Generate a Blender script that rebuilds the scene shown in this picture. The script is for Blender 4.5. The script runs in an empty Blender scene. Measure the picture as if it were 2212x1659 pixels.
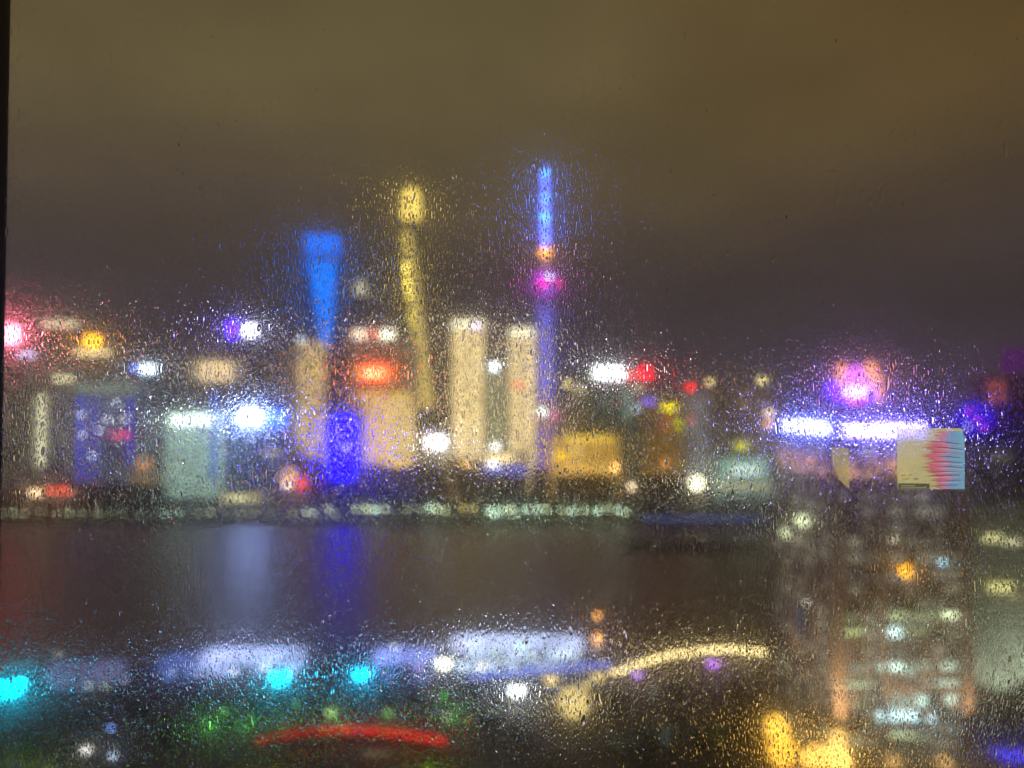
import bpy, bmesh, math, random
import numpy as np
from mathutils import Vector, Matrix
random.seed(7)
D = bpy.data
C = bpy.context.scene.collection
sc = bpy.context.scene

# ------------------------------------------------------------------ camera
EYE = 110.0
PITCH = math.radians(1.5)
MIST = 0.40; MISTG = 0.989
GLASS = 0.5                       # metres from lens to window
F = 1598.0                        # focal length in photo units (photo 2212 wide)
cam = D.cameras.new('camera'); co = D.objects.new('camera', cam); C.objects.link(co)
co.location = (0, 0, EYE); co.rotation_euler = (math.radians(90) + PITCH, 0, 0)
cam.lens = 26.0; cam.sensor_width = 36.0; cam.clip_start = 0.02; cam.clip_end = 20000
cam.dof.use_dof = True; cam.dof.focus_distance = GLASS + 0.004; cam.dof.aperture_fstop = 3.3
sc.camera = co
sc.view_settings.view_transform = 'Standard'; sc.view_settings.look = 'None'
sc.view_settings.exposure = 0.0; sc.view_settings.gamma = 1.0
sc.render.engine = 'CYCLES'
cy = sc.cycles
cy.use_denoising = True; cy.denoiser = 'OPENIMAGEDENOISE'; cy.denoising_input_passes = 'RGB'
cy.max_bounces = 16; cy.diffuse_bounces = 1; cy.glossy_bounces = 3; cy.transmission_bounces = 14; cy.transparent_max_bounces = 12; cy.volume_bounces = 3
cy.sample_clamp_indirect = 36.0; cy.sample_clamp_direct = 0.0
cy.use_light_tree = True
cy.caustics_refractive = True; cy.caustics_reflective = False

def lin(c):
    return tuple(((v/255)/12.92 if v/255 <= 0.04045 else ((v/255+0.055)/1.055)**2.4) for v in c)

# ------------------------------------------------------------------ sky (low cloud lit by the city)
w = D.worlds.new('World'); sc.world = w; w.use_nodes = True
nt = w.node_tree; N = nt.nodes; L = nt.links; N.clear()
out = N.new('ShaderNodeOutputWorld'); bg = N.new('ShaderNodeBackground')
tc = N.new('ShaderNodeTexCoord'); sep = N.new('ShaderNodeSeparateXYZ')
L.new(tc.outputs['Generated'], sep.inputs[0])
mp = N.new('ShaderNodeMapping'); mp.inputs['Scale'].default_value = (1.4, 1.4, 4.0); L.new(tc.outputs['Generated'], mp.inputs[0])
nz = N.new('ShaderNodeTexNoise'); nz.inputs['Scale'].default_value = 1.6; nz.inputs['Detail'].default_value = 3; L.new(mp.outputs[0], nz.inputs[0])
ad = N.new('ShaderNodeMath'); ad.operation = 'MULTIPLY_ADD'; L.new(nz.outputs['Fac'], ad.inputs[0]); ad.inputs[1].default_value = 0.20
sb = N.new('ShaderNodeMath'); sb.operation = 'SUBTRACT'; L.new(sep.outputs['Z'], sb.inputs[0]); sb.inputs[1].default_value = 0.10; L.new(sb.outputs[0], ad.inputs[2])
def ramp(stops):
    r = N.new('ShaderNodeValToRGB'); e = r.color_ramp.elements
    r.color_ramp.interpolation = 'B_SPLINE'
    while len(e) < len(stops): e.new(0.5)
    for i, (p, c) in enumerate(stops): e[i].position = p; e[i].color = (*lin(c), 1)
    return r
r1 = ramp([(0.0, (60,53,58)), (0.10, (62,55,58)), (0.19, (70,61,57)), (0.27, (84,73,58)), (0.36, (99,87,60)), (0.55, (96,84,54)), (1.0, (92,78,50))])
r2 = ramp([(0.0, (60,53,58)), (0.10, (60,53,56)), (0.19, (68,57,50)), (0.27, (80,66,46)), (0.36, (90,72,42)), (0.55, (92,68,34)), (1.0, (86,62,34))])
L.new(ad.outputs[0], r1.inputs[0]); L.new(ad.outputs[0], r2.inputs[0])
mr = N.new('ShaderNodeMapRange'); L.new(sep.outputs['X'], mr.inputs['Value'])
mr.inputs['From Min'].default_value = 0.0; mr.inputs['From Max'].default_value = 0.55
mx = N.new('ShaderNodeMix'); mx.data_type = 'RGBA'
L.new(mr.outputs[0], mx.inputs['Factor']); L.new(r1.outputs[0], mx.inputs['A']); L.new(r2.outputs[0], mx.inputs['B'])
# a last trace of night sky through the cloud
sky = N.new('ShaderNodeTexSky'); sky.sky_type = 'NISHITA'; sky.sun_disc = False
sky.sun_elevation = math.radians(-4); sky.sun_rotation = math.radians(200)
bg2 = N.new('ShaderNodeBackground'); L.new(sky.outputs[0], bg2.inputs[0]); bg2.inputs[1].default_value = 0.02
add = N.new('ShaderNodeAddShader')
mp2 = N.new('ShaderNodeMapping'); mp2.inputs['Scale'].default_value = (1.6, 1.6, 3.2); mp2.inputs['Location'].default_value = (3.1, 0, .7); L.new(tc.outputs['Generated'], mp2.inputs[0])
nz2 = N.new('ShaderNodeTexNoise'); nz2.inputs['Scale'].default_value = 2.2; nz2.inputs['Detail'].default_value = 4; L.new(mp2.outputs[0], nz2.inputs[0])
mr2 = N.new('ShaderNodeMapRange'); L.new(nz2.outputs['Fac'], mr2.inputs['Value']); mr2.inputs['From Min'].default_value = .3; mr2.inputs['From Max'].default_value = .7; mr2.inputs['To Min'].default_value = .84; mr2.inputs['To Max'].default_value = 1.2
vm = N.new('ShaderNodeVectorMath'); vm.operation = 'SCALE'; L.new(mx.outputs['Result'], vm.inputs[0]); L.new(mr2.outputs[0], vm.inputs['Scale'])
L.new(vm.outputs[0], bg.inputs[0]); bg.inputs[1].default_value = 1.0
L.new(bg.outputs[0], add.inputs[0]); L.new(bg2.outputs[0], add.inputs[1]); L.new(add.outputs[0], out.inputs[0])

# ------------------------------------------------------------------ helpers
def P(px, py, Y):
    """photo point (2212 x 1659) at distance Y -> world X, Z"""
    u = (px-1106)/F; v = (829.5-py)/F
    dy = math.cos(PITCH) - v*math.sin(PITCH); dz = math.sin(PITCH) + v*math.cos(PITCH)
    return u*Y/dy, EYE + Y*dz/dy

def nm(name):
    m = D.materials.new(name); m.use_nodes = True; m.node_tree.nodes.clear()
    o = m.node_tree.nodes.new('ShaderNodeOutputMaterial'); return m, m.node_tree.nodes, m.node_tree.links, o
def surf(name, col, rough=0.7, var=0.25, scale=0.3, metal=0.0, bump=0.0):
    m, n, l, o = nm(name)
    p = n.new('ShaderNodeBsdfPrincipled'); l.new(p.outputs[0], o.inputs[0])
    p.inputs['Roughness'].default_value = rough; p.inputs['Metallic'].default_value = metal
    t = n.new('ShaderNodeTexCoord'); z = n.new('ShaderNodeTexNoise'); z.inputs['Scale'].default_value = scale; z.inputs['Detail'].default_value = 4
    l.new(t.outputs['Object'], z.inputs[0])
    r = n.new('ShaderNodeValToRGB'); l.new(z.outputs['Fac'], r.inputs[0])
    r.color_ramp.elements[0].position = 0.3; r.color_ramp.elements[1].position = 0.7
    r.color_ramp.elements[0].color = (*[c*(1-var) for c in col], 1); r.color_ramp.elements[1].color = (*[min(1, c*(1+var)) for c in col], 1)
    l.new(r.outputs[0], p.inputs['Base Color'])
    if bump:
        b = n.new('ShaderNodeBump'); b.inputs['Strength'].default_value = bump; l.new(z.outputs['Fac'], b.inputs['Height']); l.new(b.outputs[0], p.inputs['Normal'])
    return m
_em = {}
def glow(c, s, smp=True):
    """a lit lamp or sign: colour in 0-255, strength"""
    k = (c, s)
    if k not in _em:
        m, n, l, o = nm('lamp_light')
        e = n.new('ShaderNodeEmission'); e.inputs[0].default_value = (*lin(c), 1); e.inputs[1].default_value = s
        l.new(e.outputs[0], o.inputs[0]); _em[k] = m
        if not smp: m.cycles.emission_sampling = 'NONE'
    return _em[k]
def windows(name, wall, lit, s, cw=3.2, ch=3.4, frac=0.5, mw=(0.16, 0.86), mh=(0.28, 0.86), seed=0.0, vary=0.8, fins=0.0):
    """facade: wall with a grid of windows, part of them lit. metres."""
    m, n, l, o = nm('facade')
    s = s*(1.6 if s < .7 and frac <= .6 else 1.0)
    def M(op, a, b=None, c=None):
        q = n.new('ShaderNodeMath'); q.operation = op
        for i, v in enumerate((a, b, c)):
            if v is None: continue
            if isinstance(v, (int, float)): q.inputs[i].default_value = v
            else: l.new(v, q.inputs[i])
        return q.outputs[0]
    t = n.new('ShaderNodeTexCoord'); s3 = n.new('ShaderNodeSeparateXYZ'); l.new(t.outputs['Object'], s3.inputs[0])
    g = n.new('ShaderNodeNewGeometry'); gs = n.new('ShaderNodeSeparateXYZ'); l.new(t.outputs['Normal'], gs.inputs[0])
    u = M('DIVIDE', M('ADD', M('ADD', s3.outputs[0], s3.outputs[1]), 500.3), cw); v = M('DIVIDE', s3.outputs[2], ch)
    fu = M('FRACT', u); fv = M('FRACT', v)
    mask = M('MULTIPLY', M('MULTIPLY', M('GREATER_THAN', fu, mw[0]), M('LESS_THAN', fu, mw[1])), M('MULTIPLY', M('GREATER_THAN', fv, mh[0]), M('LESS_THAN', fv, mh[1])))
    mask = M('MULTIPLY', mask, M('LESS_THAN', M('ABSOLUTE', gs.outputs[2]), 0.5))
    cb = n.new('ShaderNodeCombineXYZ'); l.new(M('FLOOR', u), cb.inputs[0]); l.new(M('FLOOR', v), cb.inputs[1]); cb.inputs[2].default_value = seed
    wn = n.new('ShaderNodeTexWhiteNoise'); l.new(cb.outputs[0], wn.inputs['Vector'])
    on = M('LESS_THAN', wn.outputs['Value'], frac)
    cs = n.new('ShaderNodeSeparateColor'); l.new(wn.outputs['Color'], cs.inputs[0])
    br = M('MULTIPLY', M('MULTIPLY', mask, on), M('MULTIPLY_ADD', cs.outputs[1], 2*vary, 1-vary))
    p = n.new('ShaderNodeBsdfPrincipled'); l.new(p.outputs[0], o.inputs[0])
    mc = n.new('ShaderNodeMix'); mc.data_type = 'RGBA'; l.new(mask, mc.inputs['Factor'])
    mc.inputs['A'].default_value = (*wall, 1); mc.inputs['B'].default_value = (0.02, 0.025, 0.03, 1); l.new(mc.outputs['Result'], p.inputs['Base Color'])
    l.new(M('MULTIPLY_ADD', mask, -0.5, 0.7), p.inputs['Roughness'])
    p.inputs['Emission Color'].default_value = (*lin(lit), 1); l.new(M('MULTIPLY', br, s), p.inputs['Emission Strength'])
    m.cycles.emission_sampling = 'NONE'
    return m

def tag(o, label, cat, group=None, kind=None):
    if label: o['label'] = label
    if cat: o['category'] = cat
    if group: o['group'] = group
    if kind: o['kind'] = kind
    return o
def empty(name, loc, label, cat, group=None, rz=0):
    o = D.objects.new(name, None); C.objects.link(o); o.location = loc; o.rotation_euler.z = rz; o.empty_display_size = 0.1
    return tag(o, label, cat, group)
def link(name, bm, mats, parent=None, smooth=False, loc=None):
    me = D.meshes.new(name); bm.to_mesh(me); bm.free()
    for m in (mats if isinstance(mats, (list, tuple)) else [mats]): me.materials.append(m)
    if smooth:
        for p in me.polygons: p.use_smooth = True
    o = D.objects.new(name, me); C.objects.link(o)
    if parent: o.parent = parent
    if loc: o.location = loc
    return o
def box(bm, x0, x1, y0, y1, z0, z1, mi=0):
    v = [bm.verts.new(p) for p in ((x0,y0,z0),(x1,y0,z0),(x1,y1,z0),(x0,y1,z0),(x0,y0,z1),(x1,y0,z1),(x1,y1,z1),(x0,y1,z1))]
    for f in ((0,3,2,1),(4,5,6,7),(0,1,5,4),(1,2,6,5),(2,3,7,6),(3,0,4,7)):
        bm.faces.new([v[i] for i in f]).material_index = mi
def lathe(bm, prof, seg=16, cx=0, cy=0, capb=True, capt=True, sx=1, sy=1):
    rings = []
    for r, z in prof:
        rings.append([bm.verts.new((cx+sx*r*math.cos(2*math.pi*i/seg), cy+sy*r*math.sin(2*math.pi*i/seg), z)) for i in range(seg)])
    for a, b in zip(rings, rings[1:]):
        for i in range(seg): bm.faces.new((a[i], a[(i+1)%seg], b[(i+1)%seg], b[i]))
    if capb: bm.faces.new(rings[0][::-1])
    if capt: bm.faces.new(rings[-1])
def ball(bm, c, r, u=12, v=8, sz=1.0):
    prof = [(r*math.sin(math.pi*k/v), c[2]-r*sz*math.cos(math.pi*k/v)) for k in range(1, v)]
    lathe(bm, prof, u, c[0], c[1])
def tube(bm, a, b, r0, r1=None, seg=8):
    r1 = r0 if r1 is None else r1
    a = Vector(a); b = Vector(b); d = (b-a).normalized()
    s = d.orthogonal().normalized(); t = d.cross(s)
    ra = [bm.verts.new(a+r0*(s*math.cos(k*2*math.pi/seg)+t*math.sin(k*2*math.pi/seg))) for k in range(seg)]
    rb = [bm.verts.new(b+r1*(s*math.cos(k*2*math.pi/seg)+t*math.sin(k*2*math.pi/seg))) for k in range(seg)]
    for k in range(seg): bm.faces.new((ra[k], ra[(k+1)%seg], rb[(k+1)%seg], rb[k]))
    bm.faces.new(ra[::-1]); bm.faces.new(rb)
def copy_tree(o, parent=None):
    c = o.copy(); C.objects.link(c); c.parent = parent
    for ch in list(o.children): copy_tree(ch, c)
    return c

# materials
CONC = surf('concrete', (0.20, 0.19, 0.18), 0.8, 0.2, 0.2)
DARKM = surf('dark_metal', (0.03, 0.03, 0.035), 0.5, 0.2, 1.0)
ROOFM = surf('roof_felt', (0.06, 0.06, 0.065), 0.9, 0.3, 0.3)
PAVE = surf('paving', (0.10, 0.095, 0.09), 0.75, 0.3, 0.08)
SOIL = surf('park_ground', (0.035, 0.04, 0.025), 0.9, 0.4, 0.06)
BLACKP = surf('black_frame_paint', (0.004, 0.004, 0.004), 0.5, 0.2, 20)
BARK = surf('bark', (0.08, 0.06, 0.045), 0.9, 0.3, 2.0)
LEAF = surf('foliage', (0.05, 0.085, 0.03), 0.8, 0.45, 0.4)
STEEL = surf('painted_steel', (0.3, 0.3, 0.32), 0.5, 0.15, 1.0)

# ------------------------------------------------------------------ ground and river
def sheet(name, pts, z0, z1, mat):
    bm = bmesh.new()
    b = [bm.verts.new((x, y, z0)) for x, y in pts]; t = [bm.verts.new((x, y, z1)) for x, y in pts]
    bm.faces.new(t)
    for i in range(len(pts)): bm.faces.new((b[i], b[(i+1)%len(pts)], t[(i+1)%len(pts)], t[i]))
    bmesh.ops.recalc_face_normals(bm, faces=bm.faces[:])
    o = link(name, bm, mat); o['kind'] = 'structure'; return o
NEAR = [(-1500, 296), (-230, 300), (-110, 322), (-60, 326), (30, 322), (62, 312), (80, 330), (130, 345), (260, 350), (900, 340), (1500, 330)]
sheet('near_bank', [(-1500, -400), (1500, -400)] + NEAR[::-1], -12, 0, PAVE)
sheet('far_bank', [(-6000, 700), (-300, 706), (-60, 698), (120, 700), (420, 712), (6000, 760), (7000, 9000), (-7000, 9000)], -12, 0, PAVE)
m, n, l, o = nm('river_water')
p = n.new('ShaderNodeBsdfPrincipled'); l.new(p.outputs[0], o.inputs[0])
p.inputs['Base Color'].default_value = (0.14, 0.10, 0.07, 1); p.inputs['Roughness'].default_value = 0.40; p.inputs['IOR'].default_value = 1.42
t = n.new('ShaderNodeTexCoord'); z1 = n.new('ShaderNodeTexNoise'); z1.inputs['Scale'].default_value = 0.35; z1.inputs['Detail'].default_value = 3
mpn = n.new('ShaderNodeMapping'); mpn.inputs['Scale'].default_value = (0.6, 1.0, 1.0); l.new(t.outputs['Object'], mpn.inputs[0]); l.new(mpn.outputs[0], z1.inputs[0])
b = n.new('ShaderNodeBump'); b.inputs['Strength'].default_value = 0.5; b.inputs['Distance'].default_value = 0.25; l.new(z1.outputs['Fac'], b.inputs['Height']); l.new(b.outputs[0], p.inputs['Normal'])
WATER = m
bm = bmesh.new(); bmesh.ops.create_grid(bm, x_segments=2, y_segments=2, size=1)
bmesh.ops.scale(bm, vec=(6500, 330, 1), verts=bm.verts[:])
o = link('river', bm, WATER); o.location = (0, 600, -4); o['kind'] = 'structure'

# ------------------------------------------------------------------ buildings
def building(name, label, x0, x1, ytop, Y, depth, mat, cat='building', group=None, plant=True, z0=0):
    """a block whose front face spans photo columns x0..x1 and whose roof shows at row ytop"""
    X0, _ = P(x0, 870, Y); X1, _ = P(x1, 870, Y); _, Z = P((x0+x1)/2, ytop, Y)
    cx = (X0+X1)/2; hw = (X1-X0)/2
    e = empty(name, (cx, Y+depth/2, z0), label, cat, group)
    bm = bmesh.new(); box(bm, -hw, hw, -depth/2, depth/2, 0, Z-z0); link('wall', bm, mat, e)
    H = Z - z0
    bm = bmesh.new()
    t = 0.4
    box(bm, -hw-.3, hw+.3, -depth/2-.3, -depth/2+t, H+.002, H+1.4); box(bm, -hw-.3, hw+.3, depth/2-t, depth/2+.3, H+.002, H+1.4)
    box(bm, -hw-.3, -hw+t, -depth/2+t, depth/2-t, H+.002, H+1.4); box(bm, hw-t, hw+.3, -depth/2+t, depth/2-t, H+.002, H+1.4)
    box(bm, -hw+t, hw-t, -depth/2+t, depth/2-t, H+.002, H+.3)
    if plant and hw > 6:
        box(bm, -hw*.45, hw*.4, -depth*.2, depth*.25, H+.3, H+4.5)
        box(bm, hw*.45, hw*.7, -depth*.1, depth*.2, H+.3, H+3)
    link('roof', bm, ROOFM, e)
    e['_h'] = H; return e
def at_local(e, px, py, Y):
    X, Z = P(px, py, Y); return X-e.location.x, Y-e.location.y, Z-e.location.z
def light_panel(e, name, px, py, w, h, Y, c, s, thick=0.8, frame=True, label=None):
    """a lit sign or panel fixed to a building: emissive box in a thin dark tray"""
    x, y, z = at_local(e, px, py, Y); W = w/F*Y/2; Hh = h/F*Y/2
    bm = bmesh.new(); box(bm, x-W, x+W, y-thick, y-.05, z-Hh, z+Hh)
    o = link(name, bm, glow(c, s), e)
    if label: o['label'] = label
    if frame:
        bm = bmesh.new(); t = .35
        for a in ((x-W-t, x+W+t, z-Hh-t, z-Hh-.01), (x-W-t, x+W+t, z+Hh+.01, z+Hh+t), (x-W-t, x-W-.01, z-Hh-.01, z+Hh+.01), (x+W+.01, x+W+t, z-Hh-.01, z+Hh+.01)):
            box(bm, a[0], a[1], y-thick-.1, y-.05, a[2], a[3])
        f = link('frame', bm, DARKM, o)
    return o
def roof_sign(e, px, py, w, h, Y, c, s, nletters=4, label=None, mast=True):
    """rooftop sign of glowing blocks on a steel lattice"""
    x, y, z = at_local(e, px, py, Y); W = w/F*Y; Hh = h/F*Y/2; H = e['_h']
    bm = bmesh.new(); cw = W/nletters
    for k in range(nletters):
        a = x-W/2+k*cw+cw*.08; box(bm, a, a+cw*.84, y-.6, y-.1, z-Hh, z+Hh)
    o = link('sign', bm, glow(c, s), e)
    if label: o['label'] = label
    bm = bmesh.new()
    if z-Hh > H+.4:
        for k in range(nletters+1):
            a = x-W/2+k*cw; tube(bm, (a, y+.2, H), (a, y+.2, z+Hh), .15, seg=5)
    box(bm, x-W/2-.2, x+W/2+.2, y, y+.15, z-Hh*.5-.15, z-Hh*.5+.15); box(bm, x-W/2-.2, x+W/2+.2, y, y+.15, z+Hh*.5-.15, z+Hh*.5+.15)
    link('sign_frame', bm, DARKM, o)
    return o
def strip(e, name, x0, x1, y0, y1, Y, c, s, thick=.5):
    return light_panel(e, name, (x0+x1)/2, (y0+y1)/2, x1-x0, y1-y0, Y, c, s, thick, frame=False)

BW = (0.10, 0.09, 0.08)
CREAM = (255, 226, 160); WHITE = (255, 250, 240); COOL = (215, 232, 255); MINT = (205, 240, 220)

# --- left group
e = building('office_tower', 'dark tower at the left window frame under a glowing pink rooftop sign', -60, 78, 752, 980, 40, windows('w', BW, (190,170,150), .55, frac=.35, seed=1))
roof_sign(e, 14, 722, 52, 34, 982, (255, 105, 130), 32, 3)
strip(e, 'light_strip', 40, 76, 764, 769, 980, (190, 205, 255), 5)
e = building('office_tower', 'tower with pale cream crown behind the orange rooftop sign', 88, 172, 712, 1250, 40, windows('w', BW, (180,165,135), .5, frac=.35, seed=2))
strip(e, 'crown_light', 92, 168, 694, 706, 1252, (235, 225, 180), 1.8)
e = building('office_tower', 'tower topped by an orange yellow round sign and cream band', 156, 242, 768, 1080, 40, windows('w', BW, (185,165,130), .6, frac=.4, seed=3))
roof_sign(e, 200, 738, 38, 26, 1082, (255, 178, 20), 5.5, 2)
strip(e, 'crown_light', 160, 238, 757, 766, 1080, (255, 232, 160), 2.6)
e = building('apartment_tower', 'dim tower with a short cream light row on its roof beside the blue columned building', 112, 160, 834, 920, 26, windows('w', BW, (190,180,150), .6, frac=.4, seed=4))
strip(e, 'crown_light', 114, 158, 813, 824, 920, (240, 230, 180), 2.2)
e = building('apartment_tower', 'slim tower with a vertical cream light column near the left window frame', 58, 110, 842, 880, 26, windows('w', BW, (170,165,150), .45, frac=.35, seed=5))
strip(e, 'light_column', 72, 104, 852, 1006, 880, (225, 220, 170), .55, .6); strip(e, 'light_strip', 86, 93, 850, 1008, 879, (240, 236, 190), 2.0, .6)
e = building('office_building', 'office block with blue lit columns under a wide pale green top band', 160, 296, 826, 860, 32, windows('w', BW, (150,165,190), .8, frac=.5, cw=3.0, ch=3.6, seed=6))
strip(e, 'crown_light', 162, 294, 826, 850, 860, (185, 205, 175), .42)
strip(e, 'blue_column', 168, 180, 856, 1038, 860, (80, 80, 240), 1.0); strip(e, 'blue_column', 190, 214, 856, 1038, 860, (100, 100, 225), .5)
strip(e, 'blue_column', 276, 286, 856, 1000, 860, (70, 60, 235), .9)
light_panel(e, 'sign', 262, 940, 36, 9, 860, (255, 60, 120), 2.4)
for px, py in ((176, 895), (178, 940), (232, 905), (215, 930), (250, 870), (270, 905), (200, 985)):
    strip(e, 'window', px-3, px+3, py-2, py+2, 859.5, (225, 235, 255), 9)
e = building('office_tower', 'distant tower with a small blue and white rooftop sign', 284, 352, 812, 1350, 40, windows('w', BW, (150,150,160), .3, frac=.3, seed=7))
roof_sign(e, 320, 797, 34, 14, 1352, (215, 240, 255), 9, 3); strip(e, 'light_panel', 284, 298, 790, 802, 1351, (60, 100, 255), 3)
# small round landmark
e = building('pavilion', 'low pavilion with an orange glowing dome beside the blue columned office', 284, 336, 1022, 830, 20, windows('w', BW, (220,180,120), .6, frac=.5, seed=8), plant=False)
x, y, z = at_local(e, 310, 1003, 838); bm = bmesh.new(); ball(bm, (x, y, z), 8.5, 14, 8, 1.0); link('dome', bm, glow((255, 180, 110), .75), e, True)
e = building('waterfront_hall', 'low waterfront hall with red and cream lit sign band at far left', 55, 165, 1050, 790, 18, windows('w', BW, (230,180,140), .6, frac=.5, seed=9), plant=False)
light_panel(e, 'sign', 78, 1064, 26, 13, 790, (255, 225, 170), 3.2); light_panel(e, 'sign', 128, 1060, 56, 12, 790, (255, 90, 60), 2.2)
e = building('office_tower', 'tower with a broad glowing cream lantern top below the purple sign', 408, 528, 828, 1000, 36, windows('w', BW, (180,160,130), .45, frac=.35, seed=10))
light_panel(e, 'lantern', 466, 802, 70, 44, 1000, (255, 222, 160), 1.25, frame=False); strip(e, 'light_panel', 412, 428, 780, 822, 1000, (220, 205, 160), .5); strip(e, 'light_panel', 504, 524, 780, 822, 1000, (215, 195, 150), .4)
e = building('office_tower', 'tower crowned by a purple and white sign above the cream lantern tower', 482, 568, 738, 1300, 40, windows('w', BW, (140,130,140), .25, frac=.3, seed=11))
roof_sign(e, 503, 712, 28, 40, 1302, (90, 10, 255), 5, 1); roof_sign(e, 541, 714, 30, 24, 1302, (225, 235, 255), 9, 2)
e = building('office_building', 'pale mint lit office block with a brilliant white top', 358, 462, 884, 870, 32, windows('w', (.16,.17,.16), (175,215,195), 1.7, frac=.9, cw=2.6, ch=3.5, seed=12))
light_panel(e, 'crown_light', 413, 908, 88, 22, 870, (235, 255, 240), 3.0, frame=False)
strip(e, 'blue_column', 456, 468, 845, 1036, 869, (40, 90, 230), .8)
e = building('office_tower', 'dark tower with a brilliant blue white star sign and its blue halo shaped as glowing panels', 488, 622, 870, 920, 34, windows('w', BW, (120,150,230), .7, frac=.5, seed=13))
light_panel(e, 'sign', 541, 901, 36, 20, 920, (160, 185, 255), 110); light_panel(e, 'blue_glow_panel', 590, 905, 52, 34, 920, (45, 100, 255), 3.2, frame=False); light_panel(e, 'blue_glow_panel', 510, 915, 22, 44, 920, (60, 100, 240), 1.1, frame=False)  # both blue side panels are the sign's halo, built as glowing boxes
light_panel(e, 'sign', 588, 978, 40, 5, 920, (225, 210, 140), 1.6)
e = building('waterfront_hall', 'low hall with a long cream lit window under the mint office block', 476, 570, 1062, 800, 18, windows('w', BW, (235,225,170), .7, frac=.5, seed=14), plant=False)
light_panel(e, 'shop_window', 522, 1077, 80, 12, 800, (240, 235, 175), 1.8, frame=False)
e = building('office_building', 'dim low building between the mint block and the dotted beige tower', 566, 640, 985, 930, 30, windows('w', BW, (200,180,120), .6, frac=.4, seed=15))
e = building('pavilion', 'small pavilion with orange and red glowing balls left of the deep blue screen', 602, 672, 1062, 810, 16, windows('w', BW, (220,160,120), .5, frac=.5, seed=16), plant=False)
for px, py, r, c, s in ((625, 1028, 9, (255, 200, 140), 1.2), (650, 1045, 8, (255, 80, 50), 1.4), (622, 1045, 4, (255, 235, 210), 6)):
    x, y, z = at_local(e, px, py, 812); bm = bmesh.new(); ball(bm, (x, y, z), r, 12, 8); link('light_ball', bm, glow(c, s), e, True)
e = building('apartment_tower', 'slim beige tower dotted with rows of bright windows left of the deep blue screen', 642, 690, 738, 960, 30, windows('w', (.32,.27,.18), (238,205,130), 2.4, frac=.92, cw=6.4, ch=6.6, mw=(.14,.86), mh=(.3,.72), seed=17))  # wide glowing windows also carry the floodlighting of the wall
strip(e, 'crown_light', 646, 656, 730, 738, 960, (210, 235, 255), 3)
# --- deep blue screen building
e = building('office_building', 'rounded tower wrapped in a deep blue led screen on the waterfront', 702, 780, 893, 830, 26, windows('w', BW, (120,120,200), .4, frac=.3, seed=18))
bm = bmesh.new()
x0, y0, z0 = at_local(e, 714, 1034, 830); x1, _, z1 = at_local(e, 769, 900, 830); cx = (x0+x1)/2; hw = (x1-x0)/2
rows = []
for k in range(13):
    a = k/12; hh = hw*(1-abs(2*a-1)**4*.35); zz = z0+(z1-z0)*a
    rows.append([bm.verts.new((cx+hh*math.sin(t_), y0-1-5*math.cos(t_)*1.0, zz)) for t_ in np.linspace(-1.45, 1.45, 9)])
for a, b_ in zip(rows, rows[1:]):
    for i in range(8): bm.faces.new((a[i], a[i+1], b_[i+1], b_[i]))
sol = bmesh.ops.solidify(bm, geom=bm.faces[:], thickness=.6)
link('blue_glow_panel', bm, glow((8, 0, 255), 9.0), e, True)
light_panel(e, 'sign', 747, 966, 5, 5, 822, (220, 210, 255), 9, frame=False)
# --- beige block pair with the red orange sign
BE1 = windows('w', (.30,.25,.18), (240,195,125), 1.9, frac=.94, cw=3.0, ch=3.4, mw=(.12,.9), mh=(.22,.9), seed=19, vary=.35)
BE2 = windows('w', (.30,.25,.18), (238,205,125), 1.9, frac=.94, cw=3.0, ch=3.4, mw=(.12,.9), mh=(.22,.9), seed=20, vary=.3)
e = building('apartment_building', 'left beige block of the pair under the red orange sign', 782, 836, 862, 900, 30, BE1)
strip(e, 'crown_light', 776, 834, 846, 860, 899, (255, 205, 100), 1.0)
e = building('apartment_building', 'right beige block of the pair with a yellow band along its top', 840, 889, 868, 900, 30, BE2)
strip(e, 'crown_light', 841, 888, 848, 866, 899, (250, 220, 110), 1.0)
e = building('office_tower', 'tower with a fiery red orange sign and pinkish white crown lights', 756, 862, 745, 1080, 40, windows('w', BW, (200,150,110), .6, frac=.5, seed=21))
light_panel(e, 'sign', 805, 806, 60, 27, 1080, (255, 60, 20), 14); 
for k in range(5): strip(e, 'sign_light', 788+k*8, 792+k*8, 801, 811, 1078, (255, 215, 160), 6)
strip(e, 'light_panel', 768, 790, 790, 822, 1079, (255, 160, 60), .9); strip(e, 'light_panel', 842, 862, 785, 830, 1079, (235, 160, 85), .45)
for x0, x1, c, s in ((762, 792, (255,225,190), 2.4), (796, 818, (255,120,90), 1.6), (822, 850, (245,248,215), 3.6)): strip(e, 'crown_light', x0, x1, 713, 733, 1081, c, s)
e = building('office_building', 'grey tower faintly lit between the red orange sign and the gold seam tower', 862, 898, 748, 1200, 30, windows('w', BW, (170,175,160), .8, frac=.6, seed=22))
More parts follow.
